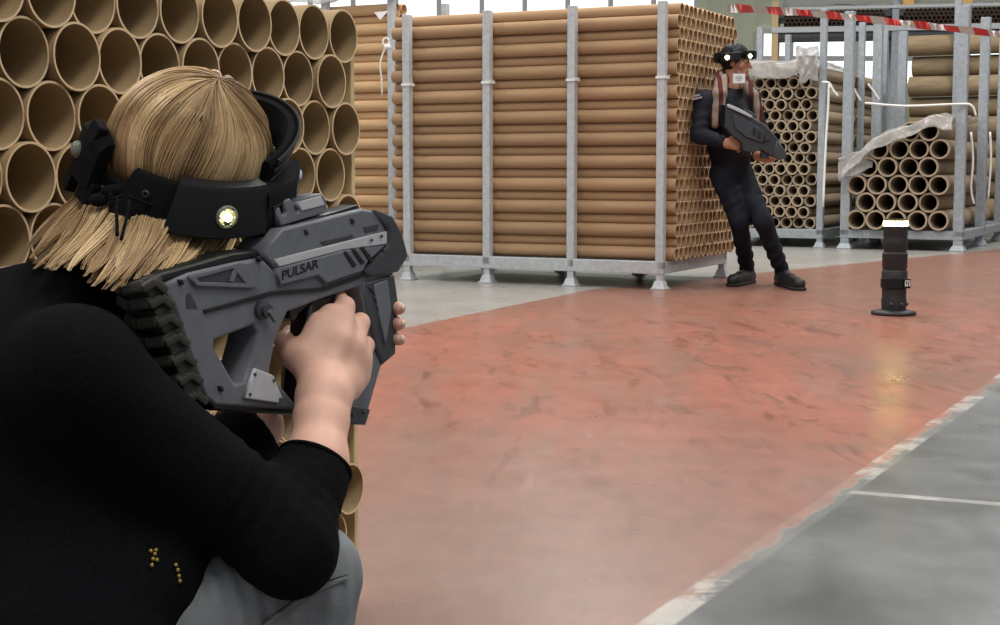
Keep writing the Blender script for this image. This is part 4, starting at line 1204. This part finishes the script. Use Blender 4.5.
# strap knot with hanging cords
kq = ring_pt(R(150), .010, .0)
knt = MB()
for i in range(9):
    q = kq + V3(hr.uniform(-.03, .03), hr.uniform(-.008, .006), hr.uniform(-.012, .012))
    knt.ball(q, (hr.uniform(.008, .014), .009, hr.uniform(.006, .010)), None, 10, 7)
kno = wlink('strap_knot', knt.mesh(), M['black_matte'], hs_)
for pts in ([(118, 198, 1.80), (115, 212, 1.785), (118, 224, 1.775), (117, 236, 1.77)], [(130, 200, 1.80), (128, 215, 1.785), (124, 228, 1.775), (121, 240, 1.765)], [(112, 194, 1.80), (106, 197, 1.80), (110, 201, 1.80), (122, 196, 1.80)],
            [(128, 196, 1.80), (142, 203, 1.81), (154, 206, 1.825)]):
    wlink('cord', MB().tube(bez(*[at(*q) for q in (pts + [pts[-1]])[:4]], 10), .0022, 6).mesh(), M['black_matte'], hs_)

# ================================================================== THE MAN
mRS, mLS = at(705, 101, 10.84), at(750, 97, 11.10)
mNB = at(731, 90, 11.0); mHC = at(736, 61.5, 11.0)
mCH, mWA, mPE = at(727, 118, 10.99), at(729, 146, 11.0), at(731, 168, 11.02)
mRE, mRW = at(699, 135, 10.78), at(727, 143.5, 10.66)
mLE, mLW = at(761, 132, 11.05), at(757, 156, 10.80)
rk, ra = at(739, 221, 10.86), gnd(748, 283.5) + V3(0, .03, .095)
lk, la = at(763, 221, 10.74), gnd(783, 285.5) + V3(0, .03, .095)
rh, lh = at(721, 174, 10.95), at(741, 173, 11.07)
mf = V3(.93, -.36, -.06).normalized(); mr = mf.cross(V3(0, 0, 1)).normalized(); mu = mr.cross(mf).normalized()
MAX_ = [mf, mr, mu]
mh = lambda f, r, u: mHC + mf * f + mr * r + mu * u
Bm = Field((1.25, 10.35, -.01), (2.3, 11.45, 1.86), .0075)
Bm.cap(mRS, mLS, .05, .05, .04).cap(mNB, mCH, .07, .12, .05).cap(mCH, mWA, .12, .11, .05).cap(mWA, mPE, .11, .12, .05)
Bm.cap(mRS, mRE, .045, .038, .03).cap(mRE, mRW, .038, .027, .02).cap(mLS, mLE, .045, .038, .03).cap(mLE, mLW, .038, .027, .02)
Bm.cap(rh, rk, .075, .05, .03).cap(rk, ra, .048, .035, .03).cap(lh, lk, .075, .05, .03).cap(lk, la, .048, .035, .03)
toeR, toeL = gnd(733, 286.5) + V3(0, 0, .035), gnd(799, 290.5) + V3(0, 0, .035)
Bm.cap(ra + V3(0, 0, -.055), toeR, .035, .026, .02).cap(la + V3(0, 0, -.055), toeL, .035, .026, .02)
Bm.cap(mNB, mh(-.02, 0, -.08), .055, .05, .03)
Hm = Field(tuple(mHC - V3(.17, .17, .22)), tuple(mHC + V3(.17, .17, .17)), .0045)
Hm.ell(mh(-.01, 0, .02), (.098, .078, .095), MAX_, .02).ell(mh(.03, 0, -.05), (.062, .058, .07), MAX_, .03)
Hm.cap(mh(.062, 0, -.098), mh(.064, 0, -.1), .024, .024, .03).cap(mh(.09, 0, .0), mh(.112, 0, -.036), .008, .013, .014)
Hm.cap(mh(.088, -.022, -.064), mh(.088, .022, -.064), .008, .008, .008).cap(mh(.086, -.02, -.074), mh(.086, .02, -.074), .008, .008, .008)
for s_ in (-1, 1):
    Hm.ell(mh(.079, s_ * .032, .004), (.016, .02, .012), MAX_, .012, True).cap(mh(.085, s_ * .018, .02), mh(.075, s_ * .05, .02), .008, .007, .012)
    Hm.cap(mh(.06, s_ * .05, -.025), mh(.05, s_ * .055, -.035), .016, .016, .025)
    Hm.ell(mh(-.006, s_ * .08, -.012), (.02, .01, .032), MAX_, .008)
Hm.cap(mh(-.025, 0, -.06), mNB, .052, .055, .02)
def hand(Fd, wrist, pd, nd, td, curl, size=1.0):
    """palm and five fingers: pd along the palm, nd out of its back, td towards the thumb"""
    pd, nd, td = pd.normalized(), nd.normalized(), td.normalized()
    s = size
    for i, (o, L_, r_) in enumerate(((.030, .074, .0095), (.010, .080, .0098), (-.010, .075, .0094), (-.028, .060, .0085))):
        k_ = wrist + pd * (.088 - .006 * abs(i - 1)) * s + td * o * s
        Fd.cap(wrist + td * o * .5 * s, k_, .019 * s, .012 * s, .016)
        d = pd; p = k_; pts = [k_]
        for q, fr in enumerate((.45, .31, .24)):
            a = curl[q]
            d = (d * math.cos(a) - nd * math.sin(a)); ndn = nd * math.cos(a) + d * 0
            p = p + d.normalized() * L_ * fr * s; pts.append(p)
            nd2 = (nd - d * nd.dot(d)); nd_ = nd2.normalized() if nd2.length > 1e-3 else nd
            nd = nd_ if q == 0 else nd_
        nd = (nd0 := getattr(hand, 'n0', nd))
        Fd.chain(pts, [r_ * 1.1 * s, r_ * s, r_ * .93 * s, r_ * .82 * s], .006)
    t = [wrist + td * .022 * s + pd * .012 * s, wrist + td * .052 * s + pd * .042 * s - nd * .012, wrist + td * .058 * s + pd * .078 * s - nd * .028, wrist + td * .046 * s + pd * .104 * s - nd * .036]
    Fd.chain(t, [.018 * s, .0145 * s, .0112 * s, .009 * s], .012)
Gm = Field((1.5, 10.4, .8), (2.15, 11.15, 1.25), .0045)
n1 = V3(-.1, -.9, .42); hand.n0 = n1
Gm.cap(mRE.lerp(mRW, .5), mRW, .034, .028, .02)
hand(Gm, mRW, V3(.9, .12, -.1), n1, V3(.1, -.05, .9), (.5, 1.0, .7), 1.05)
n2 = V3(.0, -.55, -.8); hand.n0 = n2
Gm.cap(mLE.lerp(mLW, .5), mLW, .034, .028, .02)
hand(Gm, mLW, V3(.93, .1, -.3), n2, V3(.25, -.8, .5), (.35, .6, .5), 1.05)
mo = wlink('person', join_meshes([Bm.mesh('b', 1), Hm.mesh('h', 1), Gm.mesh('g', 1)], 'man'), M['skin2'], None)
tag(mo, 'person in navy jacket, jeans and scarf leaning on the tube rack with dark rifle', 'person')
ey = MB()
for s_ in (-1, 1): ey.ball(mh(.074, s_ * .032, .004), .0125)
wlink('eyes', ey.mesh(), M['eye'], mo)
Jk = Field((1.2, 10.35, .7), (2.3, 11.5, 1.6), .009)
jw = lambda X, Y, Z, t: .006 * np.sin(24 * t + 30 * X) * np.exp(-((t - .8) / .4) ** 2)
Jk.cap(mRS, mLS, .074, .07, .05).cap(mNB.lerp(mCH, .3), mCH, .085, .165, .06).cap(mCH, mWA, .16, .145, .06).cap(mWA, mPE + V3(0, 0, .03), .145, .14, .05)
Jk.cap(mRS, mRE, .076, .062, .04, wob=jw)
flat_cap(Jk, mRE, mRE.lerp(mRW, .93), .062, .042, mRW - mRE, .025, jw)
Jk.cap(mLS, mLE, .07, .056, .04)
flat_cap(Jk, mLE, mLE.lerp(mLW, .9), .056, .042, mLW - mLE, .025)
Jk.cut(mPE + V3(0, 0, -.035), V3(0, 0, -1)).noise(.004, 24, 4.0)
jk = wlink('jacket', Jk.mesh('jacket', 2), M['jacket2'], mo)
# pale patch on the near sleeve
pt_ = MB(); pc = at(697, 97.5, 10.745)
pt_.box((-.035, -.004, -.012), (.035, .004, .002), Matrix.Translation(pc) @ Matrix.Rotation(R(-12), 4, 'Y'))
pt_.box((-.022, -.004, .008), (.024, .004, .022), Matrix.Translation(pc) @ Matrix.Rotation(R(-12), 4, 'Y'))
wlink('sleeve_patch', pt_.mesh(), mat('patch_thread', (150, 146, 146), rough=.8, var=.25, scale=60), jk, False)
Pm = Field((1.3, 10.3, .05), (2.3, 11.5, 1.0), .009)
pw_ = lambda X, Y, Z, t: .006 * np.sin(30 * t + 25 * X) * np.exp(-((t - .75) / .45) ** 2)
Pm.cap(rh, rk, .088, .066, .05, wob=pw_).cap(lh, lk, .088, .066, .05, wob=pw_).ell(mPE, (.135, .13, .13), k=.05)
Pm.cap(rk, ra + V3(0, 0, .0), .068, .054, .03, wob=pw_).cap(lk, la + V3(0, 0, .0), .068, .054, .03, wob=pw_)
Pm.noise(.003, 30, 6.0)
wlink('jeans', Pm.mesh('jeans', 2), M['denim2'], mo)
M['shoe'] = mat('black_shoe', (24, 24, 26), rough=.5, var=.2, scale=30)
M['sole'] = mat('dark_sole', (34, 32, 30), rough=.8, var=.1)
for a_, t_ in ((ra, toeR), (la, toeL)):
    hl = V3(a_.x, a_.y, .05) - (t_ - a_).normalized() * .035; hl.z = .05
    fd = (V3(t_.x, t_.y, 0) - V3(hl.x, hl.y, 0)).normalized()
    Sf = Field((min(a_.x, t_.x) - .15, min(a_.y, t_.y) - .15, .0), (max(a_.x, t_.x) + .15, max(a_.y, t_.y) + .15, .25), .006)
    Sf.cap(hl, t_ + V3(0, 0, .01), .05, .046, .03).cap(a_ + V3(0, 0, .005), hl.lerp(t_, .25), .05, .05, .03).cap(hl, hl + fd * .2, .05, .05, .02)
    Sf.cut(V3(0, 0, .018), V3(0, 0, -1)).cut(a_ + V3(0, 0, .03), V3(0, 0, 1))
    so = wlink('shoe', Sf.mesh('shoe', 2), M['shoe'], mo)
    So = Field((min(a_.x, t_.x) - .15, min(a_.y, t_.y) - .15, -.02), (max(a_.x, t_.x) + .15, max(a_.y, t_.y) + .15, .08), .006)
    So.cap(V3(hl.x, hl.y, .015), V3(t_.x, t_.y, .015), .056, .052, .01).cut(V3(0, 0, .024), V3(0, 0, 1)).cut(V3(0, 0, .001), V3(0, 0, -1))
    wlink('sole', So.mesh('sole', 1), M['sole'], so)
    lc = MB()
    for q in (.25, .36, .47):
        p = hl.lerp(t_, q + .12); sd = V3(-fd.y, fd.x, 0) * .026
        lc.tube([p + V3(0, 0, .052) + sd, p + V3(0, 0, .062), p + V3(0, 0, .052) - sd], .004, 5)
    wlink('laces', lc.mesh(), M['gun_dk'], so)
# hair under the headset
hp2, hv2 = [], []
for i in range(700):
    phi = hr.uniform(-math.pi, math.pi); th1 = R(hr.uniform(85, 112)) if abs(phi) > 1.1 else R(hr.uniform(58, 72))
    P = []
    for k in range(9):
        th = R(2) + (th1 - R(2)) * k / 8
        P.append(mh(-.012 + (.108 + .006 * math.sin(i)) * math.sin(th) * math.cos(phi), .09 * math.sin(th) * math.sin(phi), .018 + .112 * math.cos(th)))
    hp2.append(P); hv2.append(hr.random())
mho = wlink('hair', strands_mesh('hair', hp2, .0035, hv2), M['hair2'], mo)
HB2 = Field(tuple(mHC - V3(.16, .16, .12)), tuple(mHC + V3(.16, .16, .17)), .006)
HB2.ell(mh(-.014, 0, .02), (.104, .086, .108), MAX_, .02).cut(mh(.05, 0, .02), (mf - mu * .8))
m2 = HB2.mesh('hair', 1); a_ = m2.attributes.new('strand', 'FLOAT', 'POINT'); a_.data.foreach_set('value', [.2] * len(m2.vertices))
wlink('under_hair', m2, M['hair2'], mho)
# headset
mhs = empty('headset', mHC, 0, 'black headset with two small white lamps worn by the leaning man', 'headset')
def mring(phi, out=0, u=0): return mh(-.01 + (.122 + out) * math.cos(phi), (.1 + out) * math.sin(phi), .022 + u + .02 * math.cos(phi))
def mband(name, p0, p1, u0, u1, o0, o1, m, n=20, parent=None):
    bm = bmesh.new(); rings = []
    for i in range(n + 1):
        phi = p0 + (p1 - p0) * i / n
        rings.append([bm.verts.new(mring(phi, o, u)) for o, u in ((o0, u0), (o1, u0 + .006), (o1, u1 - .006), (o0, u1))])
    for a, b in zip(rings, rings[1:]):
        for j in range(4): bm.faces.new((a[j], a[(j + 1) % 4], b[(j + 1) % 4], b[j]))
    bm.faces.new(rings[0]); bm.faces.new(rings[-1][::-1]); bmesh.ops.recalc_face_normals(bm, faces=bm.faces[:])
    me = bpy.data.meshes.new(name); bm.to_mesh(me); bm.free()
    return sharp(wlink(name, me, m, parent or mhs), 40)
mband('head_band', R(-180), R(180), -.014, .03, -.004, .012, M['black_matte'], 48)
sbx = mband('sensor_box', R(62), R(122), -.03, .036, .004, .03, M['black_pl'], 10)
mband('front_module', R(-25), R(48), -.022, .042, .004, .034, M['black_pl'], 12)
mband('rear_module', R(140), R(205), -.02, .05, .004, .034, M['black_pl'], 10)
wlink('lamp', MB().ball(mring(R(100), .032, .0), .016).mesh(), M['led'], mhs)
wlink('lamp', MB().ball(mring(R(36), .036, .0), .014).mesh(), M['led'], mhs)
# badge
bg_ = empty('badge', at(739, 78.5, 10.85), R(-14), 'small white card clipped below the leaning man\'s headset', 'badge')
link('card', MB().box((-.043, -.003, -.034), (.043, .003, .034), bev=.002).mesh(), M['white_card'], bg_, False)
pr = MB()
for z, w in ((.012, .022), (.0, .026), (-.012, .016)): pr.box((-w, -.0042, z - .0025), (w, -.002, z + .0025))
link('print', pr.mesh(), M['print'], bg_, False)
link('clip', MB().box((-.006, -.004, .03), (.006, .004, .052), bev=.001).mesh(), M['metal'], bg_, False)
# scarf
m_sc = mat('plaid_wool', (150, 128, 116), rough=.9, var=.05, scale=30, bump=.2, bscale=150, spec=.1)
nt = m_sc.node_tree; N, L = nt.nodes, nt.links
wv = N.new('ShaderNodeTexWave'); wv.inputs['Scale'].default_value = 4.2; wv.inputs['Distortion'].default_value = .8; wv.inputs['Detail Scale'].default_value = 1.0
wv2 = N.new('ShaderNodeTexWave'); wv2.inputs['Scale'].default_value = 5; wv2.bands_direction = 'Z'
tc = N.new('ShaderNodeTexCoord'); L.new(tc.outputs['Object'], wv.inputs[0]); L.new(tc.outputs['Object'], wv2.inputs[0])
r_ = N.new('ShaderNodeValToRGB'); r_.color_ramp.interpolation = 'CONSTANT'; e = r_.color_ramp.elements
e[0].color = (*s2l((84, 46, 45)), 1); e[1].position = .30; e[1].color = (*s2l((142, 126, 114)), 1); q_ = e.new(.88); q_.color = (*s2l((56, 42, 44)), 1)
L.new(node_math(N, L, 'ADD', node_math(N, L, 'MULTIPLY', wv.outputs['Fac'], .7), node_math(N, L, 'MULTIPLY', wv2.outputs['Fac'], .0)), r_.inputs[0])
L.new(r_.outputs[0], N['Principled BSDF'].inputs['Base Color'])
Sc = Field((1.45, 10.55, 1.0), (2.15, 11.25, 1.75), .006)
loop = [at(*p) for p in ((719, 80, 10.93), (724, 88, 10.84), (735, 93, 10.80), (746, 92, 10.84), (751, 84, 10.98), (744, 76, 11.12), (728, 74, 11.1), (719, 80, 10.93))]
loop = [at(*p) for p in ((720, 82, 10.88), (719, 77, 10.98), (724, 73, 11.10), (734, 72, 11.14), (744, 77, 11.08), (748, 85, 10.92))]
Sc.chain(loop, [.032] * len(loop), .03)
Sc.chain([at(*p) for p in ((720, 80, 10.90), (717, 94, 10.80), (716, 108, 10.79), (715, 124, 10.775))], [.036, .036, .036, .034], .02)
Sc.chain([at(*p) for p in ((725, 78, 10.90), (723, 93, 10.79), (721, 106, 10.78), (719, 118, 10.775))], [.032, .028, .026, .024], .02)
Sc.chain([at(*p) for p in ((747, 86, 10.88), (754, 96, 10.83), (758, 108, 10.82), (759, 121, 10.82))], [.034, .032, .030, .028], .02)
Sc.noise(.006, 34, 2.0)
tag(wlink('scarf', Sc.mesh('scarf', 2), m_sc, None), 'red and beige plaid scarf hanging round the leaning man\'s neck', 'scarf')
# his rifle
gp = at(754, 131, 10.63)
mg = empty('laser_tag_rifle', gp, 0, 'dark grey toy rifle held slanting down by the man leaning on the rack', 'toy rifle')
def mplate(name, pts, Y, th, bev, m, holes=()):
    P = [at(x, y, Y) for x, y in pts]
    me = curve_plate([(p.x, p.z) for p in P], [[(at(x, y, Y).x, at(x, y, Y).z) for x, y in h] for h in holes], th, bev)
    me.transform(Matrix.Translation((0, Y, 0)) @ Matrix(((1, 0, 0, 0), (0, 0, -1, 0), (0, 1, 0, 0), (0, 0, 0, 1))))
    return wlink(name, me, m, mg, False)
m_gd = mat('charcoal_polymer', (44, 48, 55), rough=.5, var=.1, scale=30)
mplate('receiver', [(722, 104), (731, 107), (750, 116), (766, 126), (778, 140), (784, 152), (781, 158), (772, 157), (760, 150), (750, 153), (742, 151), (741, 143), (732, 136), (721, 124)], 10.63, .07, .008, m_gd)
mplate('top_rail', [(728, 104), (740, 109), (752, 116), (751, 118), (738, 112), (727, 107)], 10.60, .05, .003, M['gun_lt'])
mplate('foregrip', [(762, 144), (770, 146), (768, 159), (760, 158)], 10.65, .06, .006, m_gd)
mplate('butt_pad', [(720, 105), (725, 105), (724, 126), (719, 123)], 10.63, .08, .008, M['black_matte'])
mplate('grip', [(744, 140), (751, 143), (748, 156), (741, 154)], 10.67, .05, .006, M['gun_bk'])
mplate('muzzle', [(776, 140), (783, 148), (786, 157), (779, 160), (772, 156)], 10.63, .085, .008, M['gun_dk'])
mplate('side_panel', [(733, 113), (748, 121), (762, 130), (770, 140), (760, 142), (746, 137), (735, 128)], 10.59, .02, .003, mat('slate_polymer', (54, 58, 66), rough=.5, var=.08))
for q in range(3):
    x, y = 754 + q * 5, 127 + q * 3.6
    mplate('vent', [(x, y), (x + 1.6, y + .6), (x + 1.2, y + 8), (x - .6, y + 7.4)], 10.575, .012, .001, M['gun_bk'])
mplate('sight', [(744, 109), (752, 112), (757, 117), (755, 119), (745, 114)], 10.63, .03, .003, M['gun_dk'])

# ================================================================== LIGHT
wd = bpy.data.worlds.new('hall_daylight'); SC.world = wd; wd.use_nodes = True
bg = wd.node_tree.nodes['Background']
bg.inputs[0].default_value = (*s2l((236, 238, 240)), 1); bg.inputs[1].default_value = .28
def area(name, loc, rot, sx, sy, power, col=(1, .97, .92)):
    l = bpy.data.lights.new(name, 'AREA'); l.shape = 'RECTANGLE'; l.size = sx; l.size_y = sy; l.energy = power; l.color = col
    o = bpy.data.objects.new(name, l); COL.objects.link(o); o.location = loc; o.rotation_euler = rot
    return o
for X in (-4.5, 1.0, 6.5):
    for Y in (-1.0, 5.0, 11.0, 16.0):
        area('hall_lamp', (X, Y, 6.8), (0, 0, 0), 1.2, 3.0, 190 if Y < 8 else 240)
SC.view_settings.view_transform = 'Standard'
SC.view_settings.look = 'None'
SC.view_settings.gamma = 1
SC.view_settings.use_curve_mapping = False
SC.view_settings.exposure = 0.0
